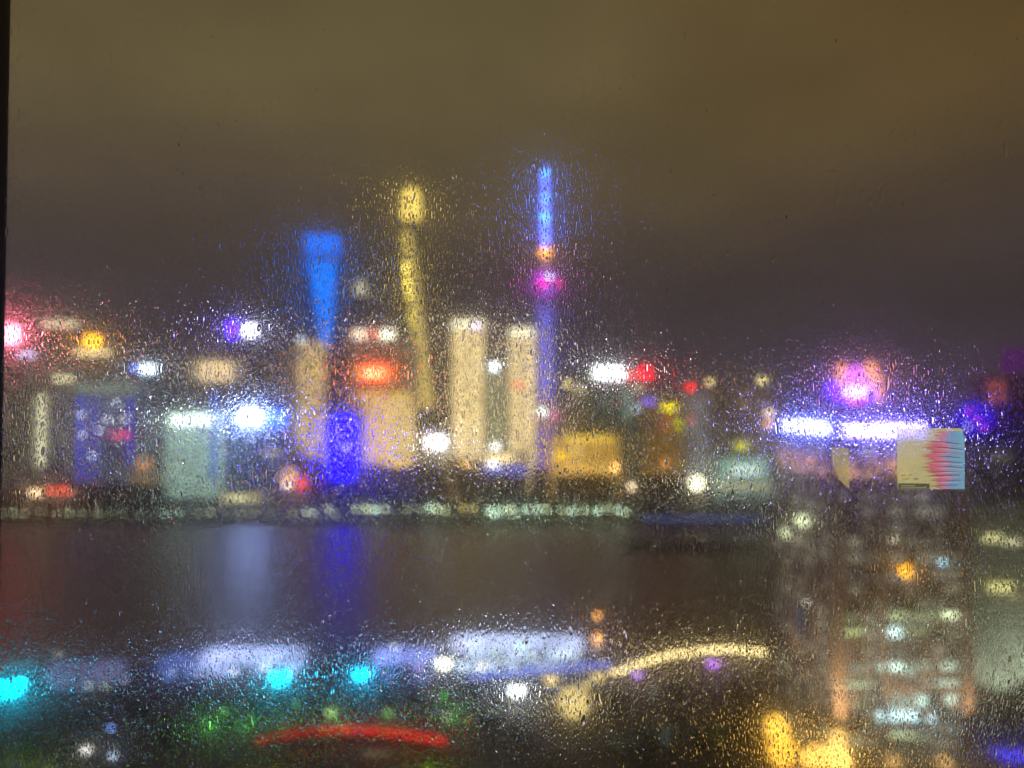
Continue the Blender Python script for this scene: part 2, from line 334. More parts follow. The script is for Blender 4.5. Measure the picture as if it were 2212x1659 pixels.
# --- beige towers
def beige(label, x0, x1, yt, Y, seed):
    e = building('apartment_tower', label, x0, x1, yt, Y, 30, windows('w', (.32,.28,.2), (242,214,148), 2.4, frac=.95, cw=2.8, ch=5.2, mw=(.10,.92), mh=(.2,.86), seed=seed, vary=.3), plant=False)  # dense window glow also stands in for floodlight on the walls
    strip(e, 'crown_light', x0+2, x1-2, yt+2, yt+20, Y-.3, (252, 248, 205), 1.7)
    h = e['_h']; hw = (x1-x0)/2/F*Y
    bm = bmesh.new()
    for s in (-1, 1): box(bm, s*hw-1.2, s*hw+1.2, -16.5, -14.2, 0, h-12)
    box(bm, -1, 1, -15.8, -15.05, 0, h-14)
    link('pier', bm, CONC, e)
    return e
e = beige('tall beige tower with rounded pale crown and a violet roof light', 976, 1046, 690, 930, 23)
x, y, z = at_local(e, 1028, 704, 925); bm = bmesh.new(); ball(bm, (x, y, z), 5, 12, 8); link('roof_light', bm, glow((225, 190, 255), 2.6), e, True)
e = beige('tall beige tower with a bright crown just left of the violet spire shaft', 1099, 1157, 708, 930, 24)
light_panel(e, 'sign', 1119, 831, 20, 8, 929, (255, 85, 40), 2.6)
e = building('office_building', 'narrow grey green building between the two tall beige towers', 1050, 1095, 800, 1080, 30, windows('w', (.15,.16,.14), (170,190,155), .9, frac=.8, seed=25), plant=False)
roof_sign(e, 1068, 792, 12, 12, 1080, (225, 250, 255), 14, 1)
light_panel(e, 'sign', 1070, 965, 16, 10, 1060, (240, 245, 235), 6, thick=.4, frame=False)
e = building('office_building', 'low building with a dazzling white floodlit front between beige blocks', 898, 976, 935, 860, 28, windows('w', (.15,.14,.12), (190,175,130), .9, frac=.7, seed=26), plant=False)
light_panel(e, 'sign', 941, 956, 40, 26, 860, (255, 250, 255), 6); light_panel(e, 'sign', 963, 985, 14, 8, 860, (240, 230, 190), 2)
e = building('waterfront_hall', 'wide low hall with an orange cream window row and blue lit base', 1040, 1142, 980, 810, 22, windows('w', BW, (220,190,130), .8, frac=.6, seed=27), plant=False)
light_panel(e, 'light_panel', 1080, 990, 60, 12, 810, (255, 225, 150), 2.6, frame=False); light_panel(e, 'light_panel', 1092, 1016, 98, 17, 810, (70, 95, 230), 1.0, frame=False)
light_panel(e, 'light_panel', 1066, 1004, 24, 10, 809, (235, 235, 255), 4, frame=False)
e = building('waterfront_hall', 'low hall with small orange lamps left of the blue lit base', 960, 1036, 992, 815, 22, windows('w', BW, (240,200,120), .35, frac=.5, seed=28), plant=False)
light_panel(e, 'sign', 1008, 1001, 22, 9, 815, (255, 195, 90), 2.4)
e = building('waterfront_hall', 'low dark blue hall with an orange lamp row under the beige blocks', 800, 896, 1010, 815, 22, windows('w', (.05,.05,.12), (70,70,160), .6, frac=.6, seed=29), plant=False)
light_panel(e, 'sign', 862, 1003, 44, 8, 814, (255, 210, 110), 1.8)

# --- blue tapering skyscraper with a trapezoid opening
SW = 1672
ex, _ = P(692, 870, SW)
e = empty('skyscraper', (ex, SW, 0), 'blue lit tapering skyscraper with a trapezoid opening near its top', 'skyscraper')
bm = bmesh.new()
def _z(py): return P(692, py, SW)[1]
W = lambda px: px/F*SW
zt, za, zb, zc = _z(505), _z(540), _z(562), _z(750)
def quadprism(bm, prof, y0, y1):
    """prof: list of (xleft, xright, z) bottom to top"""
    r = []
    for xl, xr, z in prof: r.append([bm.verts.new(p_) for p_ in ((xl, y0, z), (xr, y0, z), (xr, y1, z), (xl, y1, z))])
    for a, b_ in zip(r, r[1:]):
        for i in range(4): bm.faces.new((a[i], a[(i+1)%4], b_[(i+1)%4], b_[i]))
    bm.faces.new(r[0][::-1]); bm.faces.new(r[-1])
glassmat = windows('w', (.04,.05,.07), (60,80,150), .5, frac=.4, seed=31)
quadprism(bm, [(-W(26), W(26), 0), (-W(30), W(32), zc), (-W(38), W(34), zb)], 0.5, 50)
link('wall', bm, glassmat, e)
bm = bmesh.new()
quadprism(bm, [(-W(10), W(32), zb+.5), (-W(10), W(32), zb+2)], 0, 50)
quadprism(bm, [(-W(36), -W(24), zb+.5), (-W(37), -W(29), za)], 0, 50); quadprism(bm, [(W(20), W(28), zb+.5), (W(23), W(29), za)], 0, 50)
link('frame', bm, glow((50, 100, 235), .9), e)
bm = bmesh.new(); quadprism(bm, [(-W(35), W(30), za+.3), (-W(37), W(31), zt)], 0, 50); link('crown', bm, glow((35, 115, 255), 1.4), e)
bm = bmesh.new(); quadprism(bm, [(W(3), W(19), zc), (-W(12), W(27), _z(660)), (-W(30), W(32), zb)], -1.5, 0.3); link('led_facade', bm, glow((10, 118, 255), 1.6), e)
# --- pagoda like tower crown
ex, _ = P(778, 870, 1769)
e = empty('skyscraper', (ex, 1769, 0), 'dark stepped skyscraper with a small cream lit crown behind the red orange sign tower', 'skyscraper')
bm = bmesh.new(); H0 = P(778, 640, 1769)[1]
for k, (hw, a, b_) in enumerate(((27, 0, .55), (25, .55, .78), (22, .78, .92), (19, .92, 1.0))): box(bm, -hw, hw, -hw, hw, a*H0+(.01 if k else 0), b_*H0)
link('wall', bm, windows('w', (.08,.08,.08), (150,140,120), .22, frac=.4, seed=32), e)
bm = bmesh.new(); lathe(bm, [(18, H0+.1), (17, H0+12), (14, H0+16), (12, H0+26), (7, H0+32), (5, H0+40)], 8); link('crown_light', bm, glow((240, 232, 185), .9), e)
bm = bmesh.new(); lathe(bm, [(3, H0+40), (.5, H0+62)], 6); link('spire', bm, STEEL, e)
# --- twisting supertall with gold seam
ex, _ = P(884, 870, 1756)
e = empty('skyscraper', (ex, 1756, 0), 'tallest twisting skyscraper with a gold crown and a dotted gold light seam', 'skyscraper')
def TZ(py): return P(884, py, 1756)[1]
ztop = TZ(480); NS = 26; seg = 18
bm = bmesh.new(); rings = []
for k in range(NS+1):
    a = k/NS; R_ = 46*(1-.52*a**.9); tw = math.radians(120)*a
    rings.append([bm.verts.new((R_*(1+.12*math.cos(3*q))*math.cos(q+tw), R_*(1+.12*math.cos(3*q))*math.sin(q+tw)+20, a*ztop)) for q in [2*math.pi*i/seg for i in range(seg)]])
for a, b_ in zip(rings, rings[1:]):
    for i in range(seg): bm.faces.new((a[i], a[(i+1)%seg], b_[(i+1)%seg], b_[i]))
bm.faces.new(rings[-1]); link('wall', bm, windows('w', (.06,.065,.07), (150,155,135), .25, frac=.5, seed=33), e)
bm = bmesh.new(); lathe(bm, [(20, TZ(476)), (24, TZ(455)), (24, TZ(425)), (19, TZ(410)), (12, TZ(400))], 16, 0, 20); link('crown', bm, glow((255, 222, 110), 1.5), e)
bm = bmesh.new(); lathe(bm, [(19, ztop+.2), (18, TZ(476)-.2)], 12, 0, 20); link('neck', bm, DARKM, e)
seam = [(880,506,520,8,1.7),(880,524,538,6,1.5),(881,545,556,5,2.6),(882,570,584,7,2.4),(884,592,604,5,2.0),(886,610,626,8,1.8),(889,632,646,6,1.8),(893,655,664,6,1.5),(897,672,690,9,1.6),(899,692,704,8,1.6),(902,712,724,7,1.6),(909,742,760,5,1.8),(912,776,788,7,2.2),(914,802,812,5,1.7),(916,838,846,4,1.1),(920,858,866,6,1.2)]
for px, a, b_, w_, s_ in seam:
    x, y, z = at_local(e, px, (a+b_)/2, 1700); hh = (b_-a)/2/F*1700*1.15; ww = w_/F*1700*1.25; s_ = s_*(4.2 if a < 700 else 6.5)
    bm = bmesh.new(); box(bm, x-ww, x+ww, y, y+1.5, z-hh, z+hh); link('seam_light', bm, glow((255, 225, 90), s_), e)
xa, ya, za_ = at_local(e, 880, 500, 1701.8); xb, yb, zb_ = at_local(e, 922, 880, 1701.8)
bm = bmesh.new(); tube(bm, (xa, ya+1.5, za_), (xb, yb+1.5, zb_), 12, 16, 8); link('seam_spine', bm, glow((222, 195, 105), .95), e)
# --- pearl tower
PT = 1111
ex, _ = P(1178, 870, PT)
e = empty('tv_tower', (ex, PT, 0), 'tall tv tower with spheres lit magenta and orange under a blue antenna', 'tower')
PZ = lambda py: P(1178, py, PT)[1]
def shaftglow(c, s): return glow(c, s)
bm = bmesh.new()
for k in range(3):
    q = math.radians(90+120*k); tube(bm, (9*math.cos(q), 9*math.sin(q), 0), (9*math.cos(q), 9*math.sin(q), 262), 4.5, seg=12)
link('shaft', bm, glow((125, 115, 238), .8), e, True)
bm = bmesh.new()
for k in range(3):
    q = math.radians(30+120*k); tube(bm, (46*math.cos(q), 46*math.sin(q), 0), (6*math.cos(q), 6*math.sin(q), 86), 3.4, seg=10)
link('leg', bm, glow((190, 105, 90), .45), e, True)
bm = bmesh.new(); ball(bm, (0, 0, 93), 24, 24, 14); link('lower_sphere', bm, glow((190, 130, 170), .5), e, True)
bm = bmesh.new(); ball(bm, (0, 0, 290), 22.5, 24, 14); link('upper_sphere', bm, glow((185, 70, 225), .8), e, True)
bm = bmesh.new(); ball(bm, (0, 0, PZ(545)), 9, 16, 10); link('top_sphere', bm, glow((255, 165, 50), 4.0), e, True)
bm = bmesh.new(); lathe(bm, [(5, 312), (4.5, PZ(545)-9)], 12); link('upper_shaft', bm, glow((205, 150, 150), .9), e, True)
for px, py, r, c, s in ((1172, 612, 5, (255, 0, 160), 6), (1207, 612, 3.2, (255, 50, 80), 4), (1186, 597, 3, (215, 225, 255), 9), (1165, 596, 4, (200, 60, 255), 2.2), (1182, 628, 6, (170,110,255), 1.5),
                        (1172, 890, 4.5, (225, 255, 240), 7), (1195, 897, 3.5, (255, 90, 160), 3), (1160, 897, 3, (220, 120, 220), 2)):
    x, y, z = at_local(e, px, py, PT-26); bm = bmesh.new(); ball(bm, (x, y, z), r, 10, 6); link('sphere_light', bm, glow(c, s), e, True)
zz0, zz1 = PZ(545)+9, PZ(356)
bm = bmesh.new(); lathe(bm, [(5.2, zz0), (5.0, PZ(475)), (4.6, PZ(472)), (4.4, PZ(430)), (3.8, PZ(428)), (3.2, PZ(375)), (1.2, zz1)], 10); link('antenna', bm, glow((85, 105, 255), 6.5), e, True)
for py, r in ((375, 4.4), (430, 4.6), (470, 5.4), (490, 5.2)):
    bm = bmesh.new(); ball(bm, (0, 0, PZ(py)), r, 10, 6); link('antenna_light', bm, glow((70, 160, 255), 11.0 if py != 490 else 5), e, True)
for py in (690, 745, 790, 835):
    x, y, z = at_local(e, 1178, py, PT-14); bm = bmesh.new(); ball(bm, (x, y, z), 2.6, 8, 6); link('shaft_light', bm, glow((70, 90, 255), 3.0), e, True)

# --- right middle group
e = building('apartment_tower', 'dark tower with small cream lamps just right of the violet spire shaft', 1212, 1276, 850, 1000, 30, windows('w', BW, (190,175,120), .5, frac=.4, seed=41))
roof_sign(e, 1228, 830, 14, 10, 1001, (240, 220, 130), 3.5, 1); roof_sign(e, 1252, 842, 18, 8, 1001, (215, 200, 120), 2.6, 2)
e = building('office_tower', 'tower under the dazzling white sign with a pale green lit edge', 1278, 1372, 838, 960, 34, windows('w', (.06,.07,.06), (120,140,120), .7, frac=.5, seed=42))
roof_sign(e, 1316, 806, 66, 26, 961, (240, 248, 255), 6, 4); strip(e, 'light_column', 1345, 1366, 838, 950, 959.5, (150, 185, 155), .45); light_panel(e, 'sign', 1282, 812, 14, 10, 961, (190, 200, 120), 1.6, frame=False)
e = building('office_tower', 'dark tower carrying two vivid red rooftop signs', 1352, 1416, 834, 1150, 34, windows('w', BW, (180,170,130), .5, frac=.4, seed=43))
roof_sign(e, 1364, 812, 20, 14, 1151, (255, 50, 25), 3.2, 2); roof_sign(e, 1394, 806, 24, 24, 1151, (255, 0, 30), 5.5, 2); strip(e, 'crown_light', 1364, 1388, 836, 844, 1149, (235, 225, 160), 1.6)
e = building('office_building', 'shorter block with a blue white and a violet panel below the red signs', 1350, 1420, 868, 1000, 30, windows('w', (.06,.06,.05), (180,150,90), .8, frac=.5, seed=44))
light_panel(e, 'sign', 1365, 882, 24, 14, 1000, (205, 235, 255), 3.2); light_panel(e, 'sign', 1401, 868, 22, 12, 1000, (130, 95, 255), 2.2); 
e = building('office_building', 'block with vivid yellow signs left of the slim grey tower', 1422, 1482, 868, 1020, 30, windows('w', (.06,.06,.05), (180,150,90), .8, frac=.5, seed=45))
light_panel(e, 'sign', 1446, 880, 32, 10, 1020, (255, 230, 0), 3.2); strip(e, 'sign', 1462, 1470, 902, 950, 1018, (215, 225, 10), 1.6)
light_panel(e, 'sign', 1440, 905, 34, 6, 1020, (230, 90, 40), 1.0, frame=False)
e = building('office_building', 'brown gold lit block below the yellow signs', 1396, 1478, 935, 900, 28, windows('w', (.12,.09,.05), (215,165,70), .75, frac=.7, seed=46))
light_panel(e, 'sign', 1436, 1000, 12, 16, 900, (255, 150, 60), 2.0); light_panel(e, 'sign', 1440, 926, 34, 6, 901, (225, 120, 50), 1.0, frame=False)
e = building('office_tower', 'slim pale grey tower topped by a small red light', 1488, 1534, 850, 1050, 30, windows('w', (.2,.2,.2), (175,180,190), .85, frac=.85, seed=47), plant=False)
roof_sign(e, 1491, 836, 14, 12, 1051, (255, 25, 25), 6, 1); light_panel(e, 'sign', 1492, 908, 12, 8, 1049, (255, 110, 80), 1.5, frame=False)
e = building('apartment_tower', 'dim beige tower with one cream roof lamp right of the slim grey tower', 1536, 1574, 838, 1180, 30, windows('w', (.1,.09,.07), (170,150,110), .5, frac=.7, seed=48))
roof_sign(e, 1534, 826, 14, 10, 1181, (240, 220, 140), 3.5, 1)
e = building('apartment_tower', 'dim beige tower with a cream roof lamp and warm windows near the brown tower', 1600, 1668, 834, 1150, 34, windows('w', (.1,.09,.07), (175,150,115), .65, frac=.8, seed=49))
roof_sign(e, 1646, 822, 20, 12, 1151, (240, 222, 130), 3.0, 1)
light_panel(e, 'window', 1662, 892, 16, 9, 1149, (255, 220, 150), 4, frame=False); light_panel(e, 'window', 1660, 916, 15, 8, 1149, (255, 190, 110), 4, frame=False); light_panel(e, 'window', 1606, 876, 16, 6, 1149, (225, 180, 90), 1.2, frame=False)
e = building('apartment_building', 'dim grey blocks group member behind the mint glowing hall', 1530, 1604, 880, 1080, 30, windows('w', (.1,.09,.09), (160,140,125), .6, frac=.7, seed=50)); e['label'] = 'dim grey block behind the mint glowing hall'
e = building('hotel', 'gold floodlit hotel with a bright gold roof line', 1192, 1336, 944, 850, 30, windows('w', (.3,.22,.1), (250,195,85), 1.15, frac=.9, cw=3.2, ch=3.6, mw=(.1,.9), mh=(.2,.88), seed=51, vary=.5), cat='hotel')
strip(e, 'roof_light', 1222, 1320, 942, 951, 849.5, (255, 215, 70), 1.6); light_panel(e, 'light_panel', 1212, 985, 30, 26, 849.5, (255, 205, 40), 1.3, frame=False)
light_panel(e, 'light_panel', 1245, 968, 26, 38, 849.5, (255, 210, 110), .9, frame=False); strip(e, 'base_light', 1216, 1330, 1008, 1018, 849, (255, 200, 100), 1.3)
x, y, z = at_local(e, 1329, 1012, 847); strip(e, 'lamp', 1326, 1332, 1006, 1014, 847, (255, 190, 110), 14)
e = building('office_building', 'dark green grey block between the gold hotel and the brown gold block', 1340, 1392, 920, 920, 28, windows('w', (.08,.09,.08), (110,130,120), .5, frac=.6, seed=52))
e = building('waterfront_hall', 'long glowing mint green hall with cream strip at its base', 1546, 1664, 984, 830, 24, windows('w', (.2,.25,.22), (190,225,205), .7, frac=.8, seed=53), plant=False)
light_panel(e, 'light_panel', 1606, 1010, 104, 40, 830, (165, 215, 190), .62, frame=False); light_panel(e, 'light_panel', 1610, 1016, 60, 20, 828.5, (225, 255, 240), 1.3, frame=False); strip(e, 'light_strip', 1560, 1660, 1044, 1056, 829, (215, 215, 160), .8)
light_panel(e, 'sign', 1602, 963, 30, 14, 831, (225, 220, 20), 1.6)
e = building('waterfront_hall', 'small waterfront hall crowned by a dazzling cream floodlight', 1480, 1532, 1062, 800, 16, windows('w', BW, (220,210,160), .7, frac=.5, seed=54), plant=False)
x, y, z = at_local(e, 1505, 1044, 800); bm = bmesh.new(); ball(bm, (x, y, z), 7, 12, 8); link('floodlight', bm, glow((255, 250, 205), 6), e, True)
e = building('kiosk', 'tiny kiosk with one cream light below the gold hotel', 1352, 1378, 1062, 790, 10, CONC, plant=False)
x, y, z = at_local(e, 1364, 1052, 792); bm = bmesh.new(); ball(bm, (x, y, z), 3, 10, 6); link('lamp', bm, glow((255, 225, 180), 6), e, True)
e = building('waterfront_hall', 'low olive lit hall at the foot of the brown tower', 1668, 1700, 1030, 830, 14, windows('w', BW, (200,200,130), 1.4, frac=.7, seed=55), plant=False)

# unlit low blocks along the far promenade
for lb_, a_, b_, yt_, Y_ in (('unlit low block at the foot of the dotted slim beige tower', 674, 700, 1012, 800), ('unlit low block at the foot of the left beige tower', 898, 962, 1016, 790), ('unlit low block between the blue lit base and the gold hotel', 1146, 1188, 1024, 800), ('unlit low block between the two front halls under the crowned beige tower', 964, 1046, 1018, 846), ('unlit low block behind the orange and red glowing balls', 634, 701, 1000, 850), ('unlit narrow block right of the deep blue screen', 781, 802, 1008, 862), ('unlit long low block under the blue lit hall', 1000, 1140, 1034, 775), ('unlit low block under the gold hotel', 1196, 1334, 1034, 775), ('unlit low block under the brown gold block', 1384, 1476, 1036, 780), ('unlit low block at the far left under the cream column tower', 168, 350, 1052, 780)):
    building('low_block', lb_, a_, b_, yt_, Y_, 14, windows('w', (.05,.05,.05), (150,130,110), .25, frac=.25, seed=a_), cat='building', group='unlit low blocks on the far bank')
# dim buildings further off
DIM = [(240, 290, 905, 1150), (330, 360, 960, 1000), (700, 756, 900, 1120), (1575, 1600, 905, 1200), (1704, 1800, 930, 1100), (1812, 1900, 950, 1150), (1930, 2010, 960, 1100), (2030, 2120, 950, 1200)]
NAMES = ['dim tower behind the blue columned office', 'dim block left of the mint office', 'dark block behind the deep blue screen', 'dark tower behind the mint glowing hall',
         'distant block left of the brown tower side wall', 'distant block hidden behind the brown tower', 'distant block behind the reflected leaflets', 'distant block beyond the right edge of the brown tower']
for i, (lb_, a, b_, yt, Y, c_, s_) in enumerate((('distant lit tower between the cream lamp tower and the white sign tower', 1250, 1286, 872, 1250, (190,185,140), .9), ('distant lit tower left of the vivid red signs', 1330, 1356, 880, 1300, (180,190,170), .8), ('distant warm tower behind the yellow signs', 1410, 1440, 852, 1350, (210,180,120), .8),
    ('distant warm tower left of the slim pale grey tower', 1456, 1488, 864, 1300, (200,180,120), .9), ('distant beige tower between the two dim beige towers', 1570, 1602, 856, 1350, (200,180,140), .8), ('distant grey block left of the brown gold block', 1372, 1398, 905, 1100, (150,165,150), .8),
    ('distant pale block right of the blue columned office', 296, 330, 880, 1150, (170,180,190), .8), ('distant warm block left of the slim cream column tower', 4, 56, 862, 1050, (190,170,140), .7), ('distant pale tower between the cream lantern tower and the dotted beige tower', 590, 632, 842, 1250, (170,165,170), .7), ('distant block between the deep blue screen and the dotted beige tower', 690, 704, 900, 1200, (180,165,150), .8))):
    building('distant_building', lb_, a, b_, yt, Y, 30, windows('w', (.09,.085,.08), c_, s_, frac=.7, seed=140+i))
for i, (a, b_, yt, Y) in enumerate(DIM):
    if i in (4, 5, 6, 7): continue
    building('distant_building', NAMES[i], a, b_, yt, Y, 30, windows('w', (.09,.085,.085), (150,140,130), .4, frac=.4, seed=60+i))

# ------------------------------------------------------------------ trees
def crown_bm(R_, H_, n_=420, seed=0):
    rnd = random.Random(seed); bm = bmesh.new()
    lobes = [(rnd.uniform(-.5, .5)*R_, rnd.uniform(-.5, .5)*R_, rnd.uniform(.3, .8)*H_, rnd.uniform(.35, .6)*R_) for _ in range(9)]
    for _ in range(n_):
        lx, ly, lz, lr = rnd.choice(lobes)
        d = Vector((rnd.gauss(0, 1), rnd.gauss(0, 1), rnd.gauss(0, 1))).normalized()*lr*rnd.uniform(.6, 1.05)
        c = Vector((lx, ly, lz))+d; s = rnd.uniform(.06, .13)*R_
        a = Vector((rnd.gauss(0, 1), rnd.gauss(0, 1), rnd.gauss(0, 1))).normalized(); b_ = a.orthogonal().normalized()
        t_ = a.cross(b_)
        bm.faces.new([bm.verts.new(c+s*(b_*math.cos(q)+t_*math.sin(q)*.6)) for q in (0, 1.3, 2.6, 3.9, 5.2)])
    return bm
def make_tree(name, label, R_, H_, seed, group):
    e = empty(name, (0, 0, 0), label, 'tree', group)
    bm = bmesh.new(); th = H_*.45; rnd = random.Random(seed)
    tube(bm, (0, 0, 0), (.1, 0, th), .3, .18)
    for k in range(5):
        q = k*1.26+rnd.random(); tube(bm, (.1, 0, th*rnd.uniform(.7, 1)), (.1+R_*.45*math.cos(q), R_*.45*math.sin(q), H_*rnd.uniform(.6, .8)), .11, .03, 5)
    link('trunk', bm, BARK, e)
    bm = crown_bm(R_, H_, 420, seed); bmesh.ops.translate(bm, vec=(0, 0, H_*.18), verts=bm.verts[:]); link('crown', bm, LEAF, e)
    return e
protos = [make_tree('tree', '', 5.5, 10, s_, 'trees on the near bank') for s_ in (1, 2, 3)]
used = [False]*3
def place_tree(px, py, label, sc_=1.0, k=0):
    Y = EYE*F/(py-870.0); X, _ = P(px, py, Y)
    t_ = protos[k] if not used[k] else copy_tree(protos[k]); used[k] = True
    t_.location = (X, Y, 0); t_.rotation_euler.z = random.random()*6; t_.scale = (sc_, sc_, sc_*random.uniform(.9, 1.15)); t_['label'] = label
    return X, Y
# green-lit trees of the park, then darker ones
GT = [(430, 1545, 'green lit tree at the left end of the park row'), (492, 1558, 'green lit tree beside the brightest green park lamp'), (560, 1552, 'green lit tree below the middle cyan lamp'), (615, 1548, 'green lit tree right of the middle cyan lamp'),
      (700, 1556, 'green lit tree over the left end of the red arc'), (760, 1548, 'green lit tree above the middle of the red arc'), (830, 1556, 'green lit tree above the right part of the red arc'), (895, 1545, 'green lit tree left of the white park lamp'),
      (960, 1540, 'green lit tree over the right tip of the red arc'), (1015, 1530, 'green lit tree nearest the dazzling white lamp')]
for i, (a, b_, lb) in enumerate(GT): place_tree(a, b_, lb, .95, i % 3)
DT = [(60, 1650, 'olive lit tree in the bottom left corner'), (130, 1660, 'yellow green lit tree left of the white ground lamp'), (190, 1600, 'dark tree behind the white ground lamp'), (300, 1580, 'dark tree right of the small blue lamp'), (360, 1640, 'dark tree at the bottom edge left of the red arc'),
      (590, 1668, 'olive lit tree under the left end of the red arc'), (930, 1672, 'bright yellow green tree under the right end of the red arc'), (1060, 1610, 'dark tree below the dazzling white lamp'), (1120, 1640, 'dark tree at the bottom edge below the cream lamp cluster'),
      (1330, 1560, 'dark tree right of the big cream lamp'), (1460, 1530, 'dark tree below the purple lamps'), (1590, 1540, 'dark tree left of the orange lit podium'), (1520, 1640, 'dark tree at the bottom edge left of the orange lit podium'), (1400, 1650, 'dark tree at the bottom edge in the middle'), (240, 1540, 'dark tree under the left quay hall')]
for i, (a, b_, lb) in enumerate(DT): place_tree(a, b_, lb, 1.0, i % 3)

# treeline of the far promenade (a mass)
bm = bmesh.new(); rnd = random.Random(5)
for k in range(150):
    X = -560 + k*7.6 + rnd.uniform(-3, 3); Yt = 728+rnd.uniform(0, 26); hh = rnd.uniform(12, 19)
    for j in range(46):
        d = Vector((rnd.gauss(0, 1), rnd.gauss(0, 1), rnd.gauss(0, 1))).normalized()*rnd.uniform(.5, 1)
        c = Vector((X+d.x*5, Yt+d.y*5, hh*.6+d.z*hh*.42)); a = Vector((rnd.gauss(0, 1), rnd.gauss(0, 1), rnd.gauss(0, 1))).normalized(); b_ = a.orthogonal().normalized(); t_ = a.cross(b_); s = rnd.uniform(.8, 1.5)
        bm.faces.new([bm.verts.new(c+s*(b_*math.cos(q)+t_*math.sin(q))) for q in (0, 1.3, 2.6, 3.9, 5.2)])
o = link('treeline', bm, LEAF); tag(o, 'dark mass of riverside trees along the far promenade', 'treeline', kind='stuff')

# ------------------------------------------------------------------ lamps
def lamp_mesh(h, r, c, s):
    bm = bmesh.new(); lathe(bm, [(.22, 0), (.2, .3), (.09, .5), (.07, h)], 8); pole = bm
    hb = bmesh.new(); lathe(hb, [(r*.5, h-r*.6), (r*.95, h-r*.2), (r, h+r*.3), (r*.6, h+r*.8)], 10)
    cb = bmesh.new(); lathe(cb, [(r*1.15, h+r*.82), (r*.8, h+r*1.05), (r*.15, h+r*1.25)], 10)
    return pole, hb, cb
_lp = {}
def lamp(name, label, X, Y, h, r, c, s, cat='lamp', group=None, z=0.0):
    k = (name, h, r, c, s, group)
    if k not in _lp:
        e = empty(name, (X, Y, z), label, cat, group); a, b_, c_ = lamp_mesh(h, r, c, s)
        link('pole', a, DARKM, e); link('lamp_head', b_, glow(c, s), e, True); link('cap', c_, DARKM, e); _lp[k] = e
    else:
        e = copy_tree(_lp[k]); e.location = (X, Y, z)
    e['label'] = label
    return e
def lamp_px(name, label, px, py, Y, r_px, c, s, **kw):
    X, Z = P(px, py, Y); r = r_px/F*Y
    return lamp(name, label, X, Y, max(Z, 1.0), r, c, s, **kw)
# far promenade lamps
FAR = [(8,1110,1,0),(30,1107,2,0),(52,1110,2,0),(88,1107,1,0),(122,1110,2,0),(150,1108,2,0),(176,1110,1,0),(210,1108,2,0),(238,1109,1,0),(262,1108,1,0),(300,1112,1,0),(352,1108,2,1),(372,1112,2,1),(388,1108,2,1),(430,1110,1,0),(455,1108,2,0),(520,1108,2,0),(545,1109,1,0),(585,1107,1,0),(632,1109,2,0),
       (662,1104,3,0),(676,1110,3,0),(708,1098,3,0),(722,1110,2,0),(770,1100,3,0),(792,1099,4,0),(812,1102,4,1),(833,1100,3,0),(880,1102,2,0),(906,1100,2,0),(928,1098,4,1),(945,1100,4,0),(962,1104,3,0),(1000,1097,3,2),(1022,1099,3,2),(1058,1104,4,1),(1068,1110,4,1),(1082,1103,4,1),(1100,1101,4,0),(1118,1108,3,1),(1140,1100,4,1),(1162,1102,4,1),(1180,1100,3,0),(1214,1103,3,0),(1236,1104,4,1),(1262,1102,3,0),(1290,1104,4,1),(1312,1098,3,0),(1338,1102,4,1),(1352,1106,3,0)]
MARK = [(0, 'the slim cream column tower'), (160, 'the blue columned office block'), (290, 'the orange glowing dome'), (345, 'the pale mint office block'), (475, 'the long cream lit window'), (600, 'the orange and red glowing balls'), (700, 'the deep blue screen'), (782, 'the beige block pair'), (898, 'the dazzling white front'), (976, 'the crowned beige tower with violet roof light'), (1048, 'the blue lit hall base'), (1160, 'the tv tower'), (1205, 'the gold hotel'), (1337, 'the tiny kiosk')]
ORD = ['first', 'second', 'third', 'fourth', 'fifth', 'sixth', 'seventh', 'eighth', 'ninth']
_cnt = {}
def far_label(px, ci):
    mk = [n_ for x_, n_ in MARK if px >= x_][-1]; k_ = _cnt.get(mk, 0); _cnt[mk] = k_+1
    return ORD[k_]+' '+('cream white', 'mint white', 'amber')[ci]+' promenade lamp from the left below '+mk
FC = [(222, 240, 185), (205, 245, 210), (245, 220, 130)]
for i, (px, py, sz, ci) in enumerate(FAR):
    lamp_px('promenade_lamp', far_label(px, ci), px, py, 716, {1: 1.6, 2: 2.2, 3: 3.4, 4: 4.6}[sz], FC[ci], {1: 6, 2: 8, 3: 7, 4: 8}[sz], group='lamps along the far promenade')
# blue light line of the far wharf, right
e = empty('wharf', (0, 0, 0), 'low wharf edge traced by a dim blue light line on the far bank', 'wharf')
bm = bmesh.new(); X0, _ = P(1385, 1100, 690); X1, _ = P(1655, 1100, 690); box(bm, X0, X1, 690, 699, -6, .5); link('deck', bm, CONC, e)
bm = bmesh.new(); box(bm, X0, X1, 689.4, 689.95, .8, 4.6); link('light_strip', bm, glow((105, 125, 205), .42), e)
bm = bmesh.new(); X0, _ = P(1560, 1100, 690); 
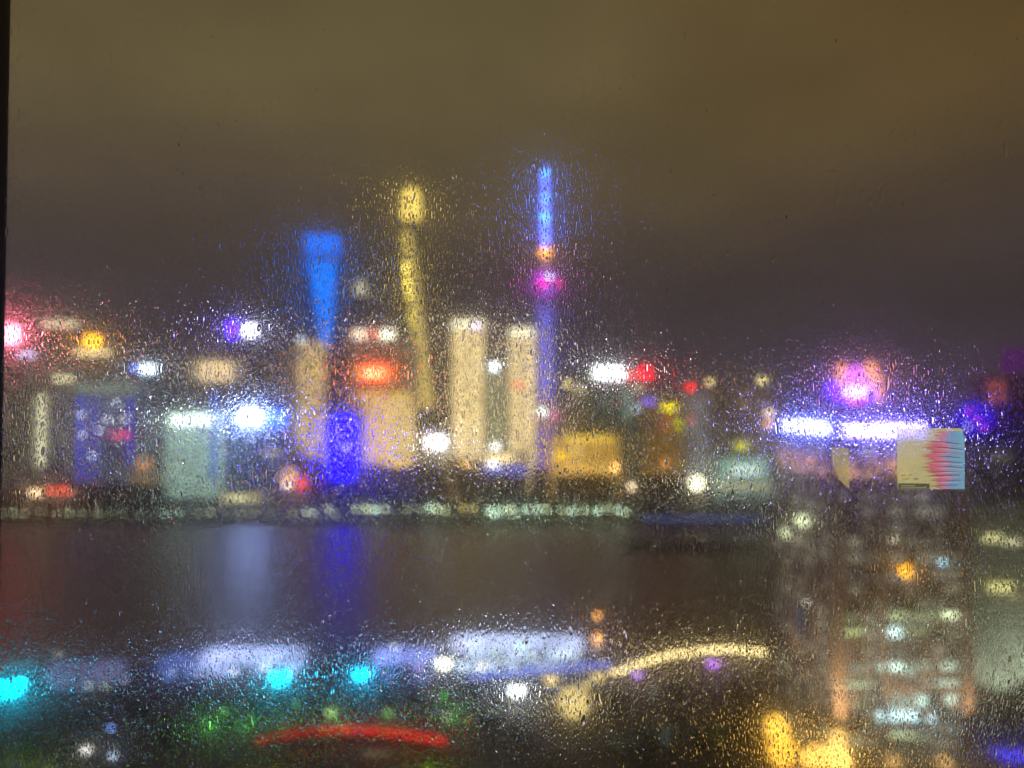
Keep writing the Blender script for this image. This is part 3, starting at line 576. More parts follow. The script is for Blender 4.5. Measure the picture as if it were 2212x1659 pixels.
# barge
bx, _ = P(1495, 1178, 588)
e = empty('barge', (bx, 588, -4), 'long dark unlit barge on the river', 'barge')
bm = bmesh.new(); v = []
Lh = 53
def hull(bm, L_, B, H_, z0=-.5, bow=.12):
    prof = [(-1, .55), (-.96, .9), (-.8, 1), (.7, 1), (.88, .75), (1, .12)]
    lo = [bm.verts.new((x*L_*.97, y*B*.85, z0)) for x, y in prof]+[bm.verts.new((x*L_*.97, -y*B*.85, z0)) for x, y in prof[::-1]]
    hi = [bm.verts.new((x*L_, y*B, H_)) for x, y in prof]+[bm.verts.new((x*L_, -y*B, H_)) for x, y in prof[::-1]]
    nn = len(lo)
    for i in range(nn): bm.faces.new((lo[i], lo[(i+1)%nn], hi[(i+1)%nn], hi[i]))
    bm.faces.new(hi); bm.faces.new(lo[::-1])
    bmesh.ops.recalc_face_normals(bm, faces=bm.faces[:])
hull(bm, Lh, 6, 2.2); link('hull', bm, DARKM, e)
bm = bmesh.new()
for k in range(7): box(bm, -38+k*10, -30+k*10, -4.5, 4.5, 2.21, 3.6)
link('hatch', bm, surf('hatch', (.05,.03,.03), .8), e)
bm = bmesh.new(); box(bm, -50, -41, -4, 4, 2.21, 6.5); box(bm, -48, -43, -2.5, 2.5, 6.51, 8.5); link('wheelhouse', bm, DARKM, e)

# ------------------------------------------------------------------ near bank quay halls
def quay_hall(label, x0, x1, ybase0, ytop0, Y, depth, c, s, roofc, rs, seed):
    X0, Z1 = P(x0, ytop0, Y); X1, _ = P(x1, ytop0, Y)
    cx = (X0+X1)/2; hw = (X1-X0)/2; H_ = max(5, Z1)
    e = empty('quay_hall', (cx, Y, 0), label, 'hall', 'lavender lit halls on the near quay')
    bm = bmesh.new(); box(bm, -hw, hw, 0, depth, 0, H_); link('wall', bm, windows('w', (.2,.2,.25), c, s, cw=4, ch=H_/2, frac=.8, mw=(.06,.94), mh=(.1,.9), seed=seed), e)
    # curved translucent lit roof
    bm = bmesh.new(); n_ = 10; r = []
    for k in range(n_+1):
        a = k/n_; yy = -3+(depth+6)*a; zz = H_+.3+3.0*math.sin(math.pi*a)
        r.append([bm.verts.new((-hw-2, yy, zz)), bm.verts.new((hw+2, yy, zz))])
    for a, b_ in zip(r, r[1:]): bm.faces.new((a[0], a[1], b_[1], b_[0]))
    bmesh.ops.solidify(bm, geom=bm.faces[:], thickness=.35)
    link('roof', bm, rs_mat(roofc, rs, seed), e, True)
    bm = bmesh.new(); k = -hw
    while k < hw+.1:
        for i in range(n_):
            a, b_ = i/n_, (i+1)/n_
            tube(bm, (k, -3+(depth+6)*a, H_+.75+3*math.sin(math.pi*a)), (k, -3+(depth+6)*b_, H_+.75+3*math.sin(math.pi*b_)), .22, seg=5)
        k += 2*hw/round(2*hw/12)
    link('roof_rib', bm, STEEL, e)
    return e
def rs_mat(c, s, seed):
    """backlit membrane roof, uneven brightness from the lamps inside"""
    m, n, l, o = nm('lit_membrane'); em = n.new('ShaderNodeEmission'); t = n.new('ShaderNodeTexCoord'); z = n.new('ShaderNodeTexNoise')
    z.inputs['Scale'].default_value = .07; z.inputs['Detail'].default_value = 2; mp_ = n.new('ShaderNodeMapping'); mp_.inputs['Location'].default_value = (seed*13.1, 0, 0)
    l.new(t.outputs['Object'], mp_.inputs[0]); l.new(mp_.outputs[0], z.inputs[0])
    r = n.new('ShaderNodeMapRange'); l.new(z.outputs['Fac'], r.inputs['Value']); r.inputs['From Min'].default_value = .3; r.inputs['From Max'].default_value = .7; r.inputs['To Min'].default_value = s*.45; r.inputs['To Max'].default_value = s*1.5
    em.inputs[0].default_value = (*lin(c), 1); l.new(r.outputs[0], em.inputs[1]); l.new(em.outputs[0], o.inputs[0]); return m
quay_hall('dim grey violet quay hall at the far left beside the first cyan lamp', 105, 240, 1500, 1462, 288, 12, (150,160,215), .5, (130,130,180), .6, 1)
quay_hall('short blue lit quay hall between the dim hall and the long left hall', 345, 408, 1480, 1446, 296, 14, (110,140,230), .8, (100,125,215), .5, 2)
quay_hall('long lavender quay hall left of the middle cyan lamp', 440, 640, 1480, 1432, 302, 14, (175,190,255), 1.2, (175,190,250), 1.4, 3)
quay_hall('low lavender quay hall right of the third cyan lamp', 815, 930, 1470, 1430, 296, 10, (120,130,225), .9, (135,150,240), 1.5, 4)
quay_hall('longest lavender quay hall behind the white lamps', 985, 1250, 1450, 1402, 306, 12, (190,215,240), 1.7, (190,205,250), 1.6, 5)
# blue edge of the quay
e = empty('pier', (0, 0, 0), 'narrow pier traced by a blue light line beside the orange lit boat', 'pier')
X0, Z0 = P(1010, 1440, 290); X1, _ = P(1318, 1415, 305)
bm = bmesh.new(); tube(bm, (X0, 292, 3.2), (X1, 306, 3.2), .9, seg=8); link('light_strip', bm, glow((95, 115, 240), 1.6), e)
bm = bmesh.new()
for k in range(13):
    a = k/12; tube(bm, (X0+(X1-X0)*a, 292+14*a, 0), (X0+(X1-X0)*a, 292+14*a, 2.4), .25, seg=6)
link('rail', bm, STEEL, e)

# bright lamps of the near bank
NB = [('lamp_mast', 'cyan floodlight at the left edge', 22, 1486, 282, 26, (0, 215, 255), 12), ('lamp_mast', 'cyan floodlight right of the long left quay hall', 604, 1464, 288, 20, (0, 215, 255), 12),
      ('lamp_mast', 'cyan floodlight left of the low lavender hall', 783, 1456, 288, 19, (0, 200, 255), 11),
      ('lamp_mast', 'dazzling white lamp beside the left end of the longest quay hall', 958, 1434, 286, 15, (255, 255, 225), 8), ('lamp_mast', 'cream lamp right of the dazzling quay lamp', 1040, 1440, 286, 7, (255, 245, 215), 5),
      ('lamp_mast', 'dazzling white lamp standing below the longest quay hall', 1116, 1492, 270, 16, (245, 255, 250), 8),
      ('lamp_mast', 'pale lamp above the low lavender hall', 852, 1398, 306, 6, (220, 240, 230), 4.5), ('lamp_mast', 'mint lamp on the roof line of the longest quay hall', 1125, 1395, 300, 9, (200, 250, 225), 3.2), ('lamp_mast', 'pale mint lamp left on the longest quay hall', 1070, 1404, 300, 8, (205, 245, 225), 2.6),
      ('lamp_mast', 'white lamp in the dim left quay hall lights', 228, 1484, 280, 8, (235, 250, 225), 4), ('lamp_mast', 'small lamp at the left of the dim quay hall', 192, 1482, 282, 4, (225, 240, 230), 4),
      ('lamp_mast', 'pale lamp over the far left quay', 125, 1412, 300, 6, (215, 225, 205), 1.6),
      ('lamp_mast', 'amber lamp left of the big cream lamp', 1190, 1468, 276, 13, (255, 220, 130), 2.6), ('lamp_mast', 'small amber lamp above the big cream lamp', 1292, 1462, 278, 12, (250, 220, 130), 2.4),
      ('lamp_mast', 'purple lamp under the left part of the warm lamp string', 1376, 1458, 290, 8, (190, 130, 255), 4.2), ('lamp_mast', 'purple lamp under the right part of the warm lamp string', 1540, 1434, 300, 11, (195, 120, 255), 3.6),
      ('lamp_mast', 'small blue lamp in the dark park at the left', 240, 1573, 245, 4, (120, 160, 255), 9), ('lamp_mast', 'white ground lamp near the bottom left corner', 186, 1624, 236, 9, (255, 250, 240), 3.6), ('lamp_mast', 'pale blue lamp at the bottom edge left', 244, 1642, 232, 6, (200, 225, 255), 4.5),
      ('lamp_mast', 'dull blue lamp between the green trees and the white lamp', 936+6, 1535, 258, 3, (60, 120, 220), 3), ('lamp_mast', 'small yellow lamp past the right tip of the red arc', 1011, 1557, 252, 3, (220, 190, 40), 4), ('lamp_mast', 'small white lamp over the right tip of the red arc', 965, 1550, 254, 4, (225, 215, 200), 3.4),
      ('lamp_mast', 'pale warm lamp inside the brown tower left edge', 1742, 1303, 176, 4, (250, 240, 225), 5), ]
NB += [('lamp_mast', lb_, px_, py_, 284, r_, c_, s_) for lb_, px_, py_, r_, c_, s_ in (
  ('bluish quay lamp right of the dim grey violet hall', 268, 1468, 4, (190, 205, 255), 4), ('bluish quay lamp in front of the short blue hall', 372, 1452, 4, (170, 190, 255), 5), ('small quay lamp at the left end of the long left hall', 428, 1456, 3, (200, 215, 255), 5),
  ('white quay lamp before the middle of the long left hall', 505, 1450, 6, (225, 235, 255), 5), ('white quay lamp before the right part of the long left hall', 572, 1440, 6, (225, 240, 255), 5), ('lilac quay lamp on the low lavender hall', 905, 1438, 6, (190, 170, 255), 3.5),
  ('pale quay lamp right of the cream quay lamp', 1085, 1428, 5, (235, 245, 235), 5), ('white quay lamp before the middle of the longest hall', 1150, 1418, 6, (225, 245, 240), 4.5), ('white quay lamp at the right end of the longest hall', 1222, 1410, 6, (215, 225, 255), 4), ('orange quay lamp behind the dazzling quay lamp', 992, 1392, 4, (255, 165, 80), 3),
  ('yellow glow lamp left under the big cream lamp', 1222, 1552, 8, (235, 205, 110), 1.6), ('small amber lamp between the big cream lamp and the quay string', 1268, 1478, 8, (245, 215, 120), 2.4), ('faint green white lamp right of the dazzling white lamp', 1412, 1600, 6, (140, 170, 150), 1.0))]
for nm_, lb, px, py, Y, r, c, s in NB: lamp_px(nm_, lb, px, py, Y, r, c, s, group='lamps on the near bank')
# park green lamps with real light on the trees
GL = [('brightest green park lamp among the lit trees', 487, 1535, 8, 3.2, (150, 255, 110)), ('green park lamp right of the middle cyan lamp', 640, 1520, 3, 5, (110, 240, 110)), ('pale green park lamp above the red arc', 715, 1538, 9, 2.6, (190, 245, 130)), ('green park lamp above the middle of the red arc', 838, 1540, 7, 2.0, (140, 230, 100)),
      ('green park lamp under the white quay lamp', 958, 1502, 4, 5, (60, 230, 50)), ('small green park lamp left in the lit trees', 1000, 1530, 2.5, 3, (70, 200, 60)), ('faint green park lamp left end of the lit row', 432, 1530, 3, 2, (60, 170, 60))]
for lb, px, py, r, s, c in GL:
    e = lamp_px('park_lamp', lb, px, py, 254, r, c, s, group='green lamps in the park')
def point(e_name, X, Y, Z, c, wts, rad=.6, spot=None):
    ld = D.lights.new(e_name, 'POINT' if spot is None else 'SPOT'); ld.energy = wts; ld.color = lin(c); ld.shadow_soft_size = rad
    o = D.objects.new(e_name, ld); C.objects.link(o); o.location = (X, Y, Z)
    if spot is not None:
        ld.spot_size = math.radians(spot[0]); ld.spot_blend = .6; o.rotation_euler = Vector(spot[1]).to_track_quat('-Z', 'Y').to_euler()
    return o
for px, py, c, wts in ((470, 1545, (110, 235, 90), 8000), (545, 1545, (90, 200, 75), 7000), (620, 1540, (90, 200, 75), 5000), (740, 1545, (90, 200, 75), 7000), (860, 1545, (90, 200, 75), 7000), (975, 1525, (90, 210, 75), 8000),
                       (110, 1650, (150, 190, 20), 7000), (600, 1665, (190, 200, 60), 6000), (930, 1662, (160, 230, 20), 12000), (60, 1610, (120, 170, 20), 3500)):
    Y = EYE*F/(py-870.0); X, _ = P(px, py, Y); point('tree_uplight', X, Y-7, 1.5, c, wts*.06, 1.0)

# big cream lamp (illuminated balloon mast)
X, Z = P(1240, 1518, 262)
e = empty('balloon_lamp', (X, 262, 0), 'big round cream lamp balloon on a mast near the quay', 'lamp')
bm = bmesh.new(); ball(bm, (0, 0, Z), 5.4, 18, 12, .95); link('balloon', bm, glow((240, 212, 130), 1.4), e, True)
bm = bmesh.new(); lathe(bm, [(.4, 0), (.2, 1), (.15, Z-5)], 8); link('pole', bm, DARKM, e)
# warm string on the quay curve
pts = [(1326,1452),(1345,1448),(1362,1440),(1380,1434),(1397,1430),(1414,1424),(1430,1420),(1446,1415),(1463,1412),(1480,1411),(1497,1408),(1514,1406),(1530,1405),(1547,1404),(1563,1403),(1580,1403),(1597,1404),(1613,1405),(1630,1406),(1646,1408)]
for i, (px, py) in enumerate(pts):
    Y = 290+(px-1326)/320*34
    lamp_px('quay_lamp', (['leftmost', 'second', 'third', 'fourth', 'fifth', 'sixth', 'seventh', 'eighth', 'ninth', 'tenth'][i]+' warm lamp from the left in the curved quay string' if i < 10 else ['tenth', 'ninth', 'eighth', 'seventh', 'sixth', 'fifth', 'fourth', 'third', 'second', 'rightmost'][i-10]+' warm lamp from the brown tower in the curved quay string'), px, py, Y, 5.6, (250, 225, 150), (8, 11.5, 7, 10)[i % 4], group='warm lamps along the curved quay')
# lit glazed quay wall behind them
# red arc canopy
e = empty('crescent_canopy', (0, 0, 0), 'crescent canopy edged by a red light strip in the park', 'canopy')
arc = [(558, 1596), (590, 1588), (630, 1580), (680, 1574), (730, 1571), (780, 1572), (830, 1576), (880, 1582), (925, 1589), (962, 1597)]
bm = bmesh.new(); bt = bmesh.new(); prev = None; pr = []
for px, py in arc:
    Y = 110-9; Yd = (EYE-9)*F/(py-870.0); X, _ = P(px, py, Yd); pr.append((X, Yd))
for (a, b_), (c_, d_) in zip(pr, pr[1:]): tube(bm, (a, b_, 9.6), (c_, d_, 9.6), .95, seg=6)
link('light_strip', bm, rs_mat((230, 24, 22), 1.25, 9), e)
bm = bmesh.new(); tp = [bm.verts.new((a, b_+.5, 9)) for a, b_ in pr]; bo = [bm.verts.new((a*.96-1.0, b_-12*math.sin(math.pi*(i+.5)/len(pr))-1, 9)) for i, (a, b_) in enumerate(pr)]
for i in range(len(pr)-1): bm.faces.new((tp[i], tp[i+1], bo[i+1], bo[i]))
bmesh.ops.solidify(bm, geom=bm.faces[:], thickness=.5); link('roof', bm, surf('canopy', (.12,.10,.10), .6), e)
bm = bmesh.new()
for i in (1, 3, 5, 7, 8): tube(bm, (pr[i][0], pr[i][1]-2, 0), (pr[i][0], pr[i][1]-2, 8.6), .3, seg=8)
link('column', bm, DARKM, e)
# kiosk fronts below the arc
def kiosk(label, px, py, Y, w, h, c, s, seed):
    X, Z = P(px, py, Y); hw = w/F*Y/2; hh = max(3.5, Z+h/F*Y/2)
    e = empty('kiosk', (X, Y, 0), label, 'kiosk', 'lit kiosks in the park'); e['_h'] = hh
    bm = bmesh.new(); box(bm, -hw, hw, 0, 8, 0, hh); link('wall', bm, windows('w', (.2,.2,.18), c, s, cw=2.4, ch=hh/2, frac=.8, seed=seed), e)
    bm = bmesh.new(); box(bm, -hw-1, hw+1, -1.2, 9, hh+.002, hh+.5); link('roof', bm, surf('kroof', (.25,.24,.2), .7), e)
kiosk('cream lit kiosk under the red arc', 815, 1600, 234, 60, 14, (220,210,160), 1.4, 71)
kiosk('olive lit kiosk left below the red arc', 620, 1605, 234, 70, 14, (170,165,90), .8, 72)
kiosk('dim green lit kiosk at the bottom between the trees', 1405, 1583, 240, 76, 26, (110,135,120), .45, 73)
kiosk('small dim kiosk left of the green lit kiosk', 1330, 1600, 240, 40, 12, (110,130,115), .35, 74)
kiosk('faint kiosk left of the orange lit podium', 1545, 1570, 240, 50, 16, (110,120,60), .35, 75)

# boat with orange lights
bx, _ = P(1290, 1395, 338)
e = empty('boat', (bx, 338, -4), 'small moored boat with two orange lights on its mast', 'boat')
bm = bmesh.new(); hull(bm, 9, 2.6, 1.6); link('hull', bm, surf('hull', (.25,.25,.27), .5), e)
bm = bmesh.new(); box(bm, -5, 3, -1.8, 1.8, 1.61, 4.2); box(bm, -2, 2.4, -1.4, 1.4, 4.21, 6.2); link('cabin', bm, surf('cabin', (.5,.48,.45), .5), e)
bm = bmesh.new(); tube(bm, (0, 0, 6.2), (0, 0, 20), .15, .08); tube(bm, (-1.5, 0, 14), (1.5, 0, 14), .08); link('mast', bm, STEEL, e)
for py, r, s in ((1331, 1.1, 6), (1380, 1.5, 6.5)):
    x, y, z = at_local(e, 1290, py, 337); bm = bmesh.new(); ball(bm, (0, -.6, z), r, 10, 8); link('mast_light', bm, glow((255, 175, 95), s), e, True)
bm = bmesh.new(); ball(bm, (0, -1.9, 4.6), .9, 10, 8); link('cabin_light', bm, glow((255, 205, 150), 3), e, True)

# ------------------------------------------------------------------ brown tower, right
TY = 180
x0, _ = P(1800, 870, TY); x1, _ = P(2085, 870, TY); dep = 43; roofz = P(1900, 958, TY)[1]
e = empty('brown_tower', (x0, TY, 0), 'brown office tower with vertical piers and white light bars on its roof', 'tower'); e['_h'] = roofz
TW = x1-x0
BROWN = surf('brown_cladding', (.33, .26, .24), .6, .15, .2)
wm = windows('w', (.16,.10,.08), (160,158,135), .42, cw=3.4, ch=3.7, frac=.6, mw=(.08,.92), mh=(.3,.9), seed=81)
bm = bmesh.new(); box(bm, 0, TW, 0, dep, 0, roofz); link('wall', bm, wm, e)
bm = bmesh.new()
for px, w_ in ((1800, 1.6), (1900, .9), (2076, 1.4)):
    X, _ = P(px, 870, TY); X -= x0; box(bm, X-w_*.5, X+w_, -1.1, -.02, 0, roofz-.01)
for k in range(1, 9): box(bm, k*TW/9-.2, k*TW/9+.2, -.45, -.02, 0, roofz-16)
link('pier', bm, BROWN, e)
bm = bmesh.new()
for yy in (2, 10, 18, 26, 34, 41): box(bm, -.8, -.02, yy-.6, yy+.6, 0, roofz-.01)
link('pier', bm, BROWN, e)
bm = bmesh.new(); box(bm, -1.2, TW+1.2, -1.3, dep+1.2, roofz+.01, roofz+1.2); box(bm, 8, 24, 10, 30, roofz+1.21, roofz+6); link('roof', bm, ROOFM, e)
# warm floor under the roof
def tz(py): return P(1900, py, TY)[1]
bm = bmesh.new(); box(bm, .4, TW*.62, -.8, -.03, tz(1030), tz(988)); box(bm, -.6, -.03, 2, 36, tz(1030), tz(988)); link('warm_floor', bm, windows('w', (.3,.2,.1), (255,185,110), 1.0, cw=2.6, ch=2.6, frac=.85, mw=(.06,.94), mh=(.06,.94), seed=82), e)
# roof light bars
zb = tz(930)
bm = bmesh.new(); a0, _ = P(1826, 870, TY); a1, _ = P(1992, 870, TY); box(bm, a0-x0, a1-x0, -.9, -.2, zb-1.3, zb+1.3); link('light_bar', bm, glow((122, 112, 255), 24), e)
bm = bmesh.new(); box(bm, -.9, -.2, 2.5, 31, zb-.9, zb+1.7); link('light_bar', bm, glow((115, 125, 255), 24), e)
bm = bmesh.new()
for X in np.linspace(a0-x0, a1-x0, 6): box(bm, X-.15, X+.15, -.18, .1, roofz+1.2, zb+1.5)
for yy in np.linspace(3, 30, 6): box(bm, -.18, .1, yy-.15, yy+.15, roofz+1.2, zb+1.9)
link('light_bar_post', bm, DARKM, e)
# rooftop emblem: orange wings over a violet body, white heart and a pink arc
def px_loc(px, py): X, Z = P(px, py, TY+6); return X-x0, Z
sg = None
def disc(bm, px, py, rx, rz, y=5.0, t=.5, seg=18, a0=0, a1=2*math.pi):
    cx, cz = px_loc(px, py); k = (TY+6)/F
    vs = [(cx+rx*k*math.cos(a0+(a1-a0)*i/seg), cz+rz*k*math.sin(a0+(a1-a0)*i/seg)) for i in range(seg+(0 if a1-a0 > 6.2 else 1))]
    f = [bm.verts.new((x_, y, z_)) for x_, z_ in vs]; b_ = [bm.verts.new((x_, y+t, z_)) for x_, z_ in vs]
    bm.faces.new(f); bm.faces.new(b_[::-1])
    for i in range(len(vs)): bm.faces.new((f[i], b_[i], b_[(i+1)%len(vs)], f[(i+1)%len(vs)]))
bm = bmesh.new(); disc(bm, 1842, 850, 56, 22); disc(bm, 1800, 838, 18, 12, 4.9); sg = link('emblem', bm, glow((75, 0, 255), 5.0), e); sg['label'] = 'rooftop emblem of a violet bowl, orange wings and white heart'
bm = bmesh.new(); disc(bm, 1814, 812, 12, 28, 4.6); disc(bm, 1876, 810, 15, 30, 4.6); disc(bm, 1893, 838, 7, 34, 4.5); link('wing', bm, glow((255, 160, 80), 1.9), sg)
bm = bmesh.new(); disc(bm, 1842, 815, 17, 24, 4.4); disc(bm, 1856, 836, 18, 15, 4.3); link('petal', bm, glow((205, 90, 255), 3.0), sg)
bm = bmesh.new(); disc(bm, 1842, 847, 26, 12, 4.1); link('heart', bm, glow((255, 235, 255), 3.0), sg)
bm = bmesh.new(); disc(bm, 1842, 862, 20, 9, 3.9, a0=math.pi, a1=2*math.pi); link('arc', bm, glow((255, 40, 160), 3.2), sg)
bm = bmesh.new()
for px in (1800, 1830, 1856, 1886):
    X, _ = px_loc(px, 870); tube(bm, (X, 6, roofz+1.2), (X, 6, roofz+10), .2, seg=6)
link('emblem_frame', bm, DARKM, sg)
# lit office windows that can be told apart
OW = [(1835,1365,50,8,(170,190,120),1.3),(1830,1333,40,7,(140,150,100),.6),(1838,1478,80,9,(165,190,150),1.0),(1930,1330,50,14,(165,180,130),1.0),(2000,1330,70,8,(150,165,110),.7),(2050,1328,34,9,(225,240,190),1.6),(1926,1365,38,20,(190,225,220),1.7),(1975,1362,60,7,(160,170,110),.7),
      (1924,1440,50,14,(195,230,215),1.6),(1960,1448,36,16,(150,180,160),.7),(2048,1438,34,12,(190,215,190),1.0),(2045,1475,44,7,(190,220,195),1.2),(1850,1445,34,10,(150,165,150),.6),(1995,1435,18,10,(170,190,160),.8),
      (1938,1545,84,18,(185,225,230),1.6),(1990,1512,18,20,(185,220,205),1.4),(2053,1510,22,14,(200,225,205),1.3),(1940,1515,60,14,(140,170,155),.7),(1946,1588,60,8,(180,200,150),1.0),(1855,1520,24,10,(150,165,120),.5),(2010,1552,14,6,(200,230,240),2.0),(1850,1592,28,8,(140,150,120),.5),(1998,1595,30,10,(150,160,120),.5),
      (1938,1250,50,12,(120,120,120),.6),(1870,1248,80,5,(95,100,100),.4),(2035,1215,10,6,(160,220,240),3.0),(1930,1165,14,5,(210,200,170),2),(2038,1248,40,6,(110,110,110),.5)]
for px, py, w_, h_, c, s in OW:
    X, Z = P(px, py, TY); ww = w_/F*TY/2; hh = h_/F*TY/2
    bm = bmesh.new(); box(bm, X-x0-ww, X-x0+ww, -.5, -.06, Z-hh, Z+hh); fr = link('window', bm, glow(c, s*2.1), e)
bm = bmesh.new(); X, Z = P(1951, 1232, TY); ball(bm, (X-x0, -1.3, Z), 1.5, 10, 8); link('amber_lamp', bm, glow((255, 175, 20), 3.6), e, True)
for px, py, r, s in ((1779, 1125, 2.1, 1.6), (1722, 1152, 1.7, 1.3)):
    Yl = 196 if px > 1750 else 208; X, Z = P(px, py, Yl); bm = bmesh.new(); ball(bm, (-1.6, Yl-TY, Z), r*.8, 10, 8); link('wall_lamp', bm, glow((215, 225, 175), s*1.6), e, True)
for px, py, c, s, w_, h_ in ((1725, 1345, (40, 80, 130), .5, 22, 60), (1735, 1440, (110, 100, 115), .22, 50, 24), (1745, 1490, (110, 100, 115), .22, 40, 24)):
    Yl = 201; X, Z = P(px, py, Yl); hh = h_/F*Yl/2
    bm = bmesh.new(); box(bm, -.5, -.05, Yl-TY-3, Yl-TY+3, Z-hh, Z+hh); link('window', bm, glow(c, s), e)
# podium with orange uplights
e = empty('podium', (x0-8, TY-16, 0), 'orange lit podium block in front of the brown tower', 'building'); 
pz = P(1900, 1640, TY-10)[1]
bm = bmesh.new(); box(bm, -4, TW+8, 0, 12, 0, pz-1); link('wall', bm, windows('w', (.3,.22,.14), (255,190,90), .9, cw=3, ch=3, frac=.8, seed=90), e)
bm = bmesh.new(); box(bm, -5, TW+9, -1, 12.5, pz-.99, pz-.3); link('roof', bm, CONC, e)
for px, py, r, c, s in ((1678, 1575, 2.6, (255, 195, 70), 2.4), (1690, 1625, 3.0, (255, 190, 60), 2.2), (1762, 1644, 2.8, (255, 195, 90), 2.4), (1808, 1640, 3.0, (255, 205, 100), 3.0), (1812, 1596, 1.8, (255, 205, 110), 2.0), (1930, 1650, 1.6, (255, 200, 120), 1.0), (2040, 1652, 1.8, (255, 200, 120), 1.1)):
    X, Z = P(px, py, TY-12); bm = bmesh.new(); lathe(bm, [(r*.5, Z-r), (r, Z-r*.3), (r, Z+r*.5), (r*.6, Z+r)], 12, X-(x0-8), 4); link('uplight', bm, glow(c, s), e, True)
for X, Y_, wts in ((x0-4, TY-6, 26000), (x0+1, TY-4.5, 16000), (x0+TW*.5, TY-5, 20000), (x0+TW*.9, TY-5, 16000), (x0-5, TY+20, 15000)):
    point('uplight', X, Y_, pz+1.5, (255, 205, 140), wts*1.5, .8, (75, (.03, .12 if Y_ < TY else 0, 1)))
# ------------------------------------------------------------------ grey building at the right edge
GY = 230
x0g, _ = P(2096, 870, GY)
e = empty('grey_building', (x0g, GY, 0), 'grey green tower at the right edge with two warm lit windows', 'building'); zr = P(2150, 1085, GY)[1]
GREY = surf('grey_cladding', (.30, .33, .29), .7, .2, .15)
bm = bmesh.new(); box(bm, 0, 60, 0, 40, 0, zr); link('wall', bm, GREY, e)
bm = bmesh.new(); box(bm, -.5, 60.5, -.5, 40.5, zr+.01, zr+1.5); link('roof', bm, ROOFM, e)
bm = bmesh.new()
for k in range(17): box(bm, -.25, 60.25, -.3, -.02, 5+k*3.9, 5.5+k*3.9)
link('ledge', bm, CONC, e)
for px, py, w_, h_, c, s in ((2142, 1162, 40, 14, (225,220,150), 1.6), (2185, 1170, 36, 9, (240,235,180), 1.6), (2160, 1268, 52, 18, (230,222,140), 1.7), (2190, 1290, 26, 6, (225,210,140), .8)):
    X, Z = P(px, py, GY); ww = w_/F*GY/2; hh = h_/F*GY/2; bm = bmesh.new(); box(bm, X-x0g-ww, X-x0g+ww, -.7, -.32, Z-hh, Z+hh); link('window', bm, glow(c, s), e)
X, Z = P(2168, 1636, GY); bm = bmesh.new(); box(bm, X-x0g-6.5, X-x0g+9, -1.4, -.5, Z-3, Z+2.6); link('sign', bm, glow((85, 70, 255), 1.25), e)
X, Z = P(2192, 1655, GY); bm = bmesh.new(); ball(bm, (X-x0g, -2.2, Z), .8, 8, 6); link('sign_light', bm, glow((235, 235, 255), 9), e, True)
for X in (8, 24, 40): point('facade_light', x0g+X, GY-14, 18, (225, 235, 205), 26000, .8, (80, (0, .75, .9)))
# tower with blue ball, salmon panel, purple lantern further back
e = building('office_tower', 'dark tower at the right edge carrying a glowing deep blue ball and salmon panel', 2066, 2190, 945, 520, 40, windows('w', (.05,.05,.06), (150,150,120), .3, frac=.3, seed=95))
x, y, z = at_local(e, 2106, 903, 524); bm = bmesh.new(); ball(bm, (x, y, z), 11.5, 20, 12); link('light_ball', bm, glow((45, 0, 235), 1.15), e, True)
bm = bmesh.new(); lathe(bm, [(3, e['_h']), (2.5, z-9)], 8, x, y); link('ball_stand', bm, DARKM, e)
for a, b_ in ((2094, 888), (2110, 908), (2090, 922), (2125, 925)):
    x2, y2, z2 = at_local(e, a, b_, 511); bm = bmesh.new(); ball(bm, (x2, y2, z2), .8, 8, 6); link('ball_lamp', bm, glow((255, 60, 200) if a != 2090 else (220, 240, 255), 6), e, True)
light_panel(e, 'salmon_panel', 2152, 846, 38, 50, 522, (215, 105, 85), .55, frame=False)
bm = bmesh.new(); x, y, z = at_local(e, 2152, 870, 522); box(bm, x-5, x+5, y-.04, y+1, e['_h'], z+14); link('panel_stand', bm, DARKM, e)
strip(e, 'window', 2130, 2180, 984, 996, 519.5, (140, 138, 100), .6)
e = building('office_tower', 'tall tower cut by the right edge with a purple glowing top', 2158, 2320, 812, 700, 40, windows('w', (.04,.03,.05), (90,60,100), .2, frac=.3, seed=96), plant=False)
light_panel(e, 'crown_light', 2192, 778, 56, 50, 702, (125, 30, 150), .42, frame=False); strip(e, 'crown_light', 2220, 2310, 755, 805, 702, (110, 25, 135), .35)

# ------------------------------------------------------------------ the window
GX0 = P(7, 870, GLASS+.012)[0]
e = empty('window', (0, GLASS, 0), 'rain wet window with a black frame bar along the left edge', 'window')
bm = bmesh.new()
box(bm, GX0-.07, GX0, -.012, .012, EYE-.75, EYE+.75)
box(bm, 1.5, 1.57, -.012, .012, EYE-.75, EYE+.75)
box(bm, GX0+.001, 1.499, -.012, .012, EYE-.75, EYE-.68); box(bm, GX0+.001, 1.499, -.012, .012, EYE+.68, EYE+.75)
link('frame', bm, BLACKP, e)
m, n, l, o = nm('clear_glass'); tr = n.new('ShaderNodeBsdfTransparent'); tr.inputs[0].default_value = (.97, .97, .97, 1); l.new(tr.outputs[0], o.inputs[0])
bm = bmesh.new(); box(bm, GX0+.001, 1.499, -.003, .003, EYE-.679, EYE+.679); link('pane', bm, m, e)

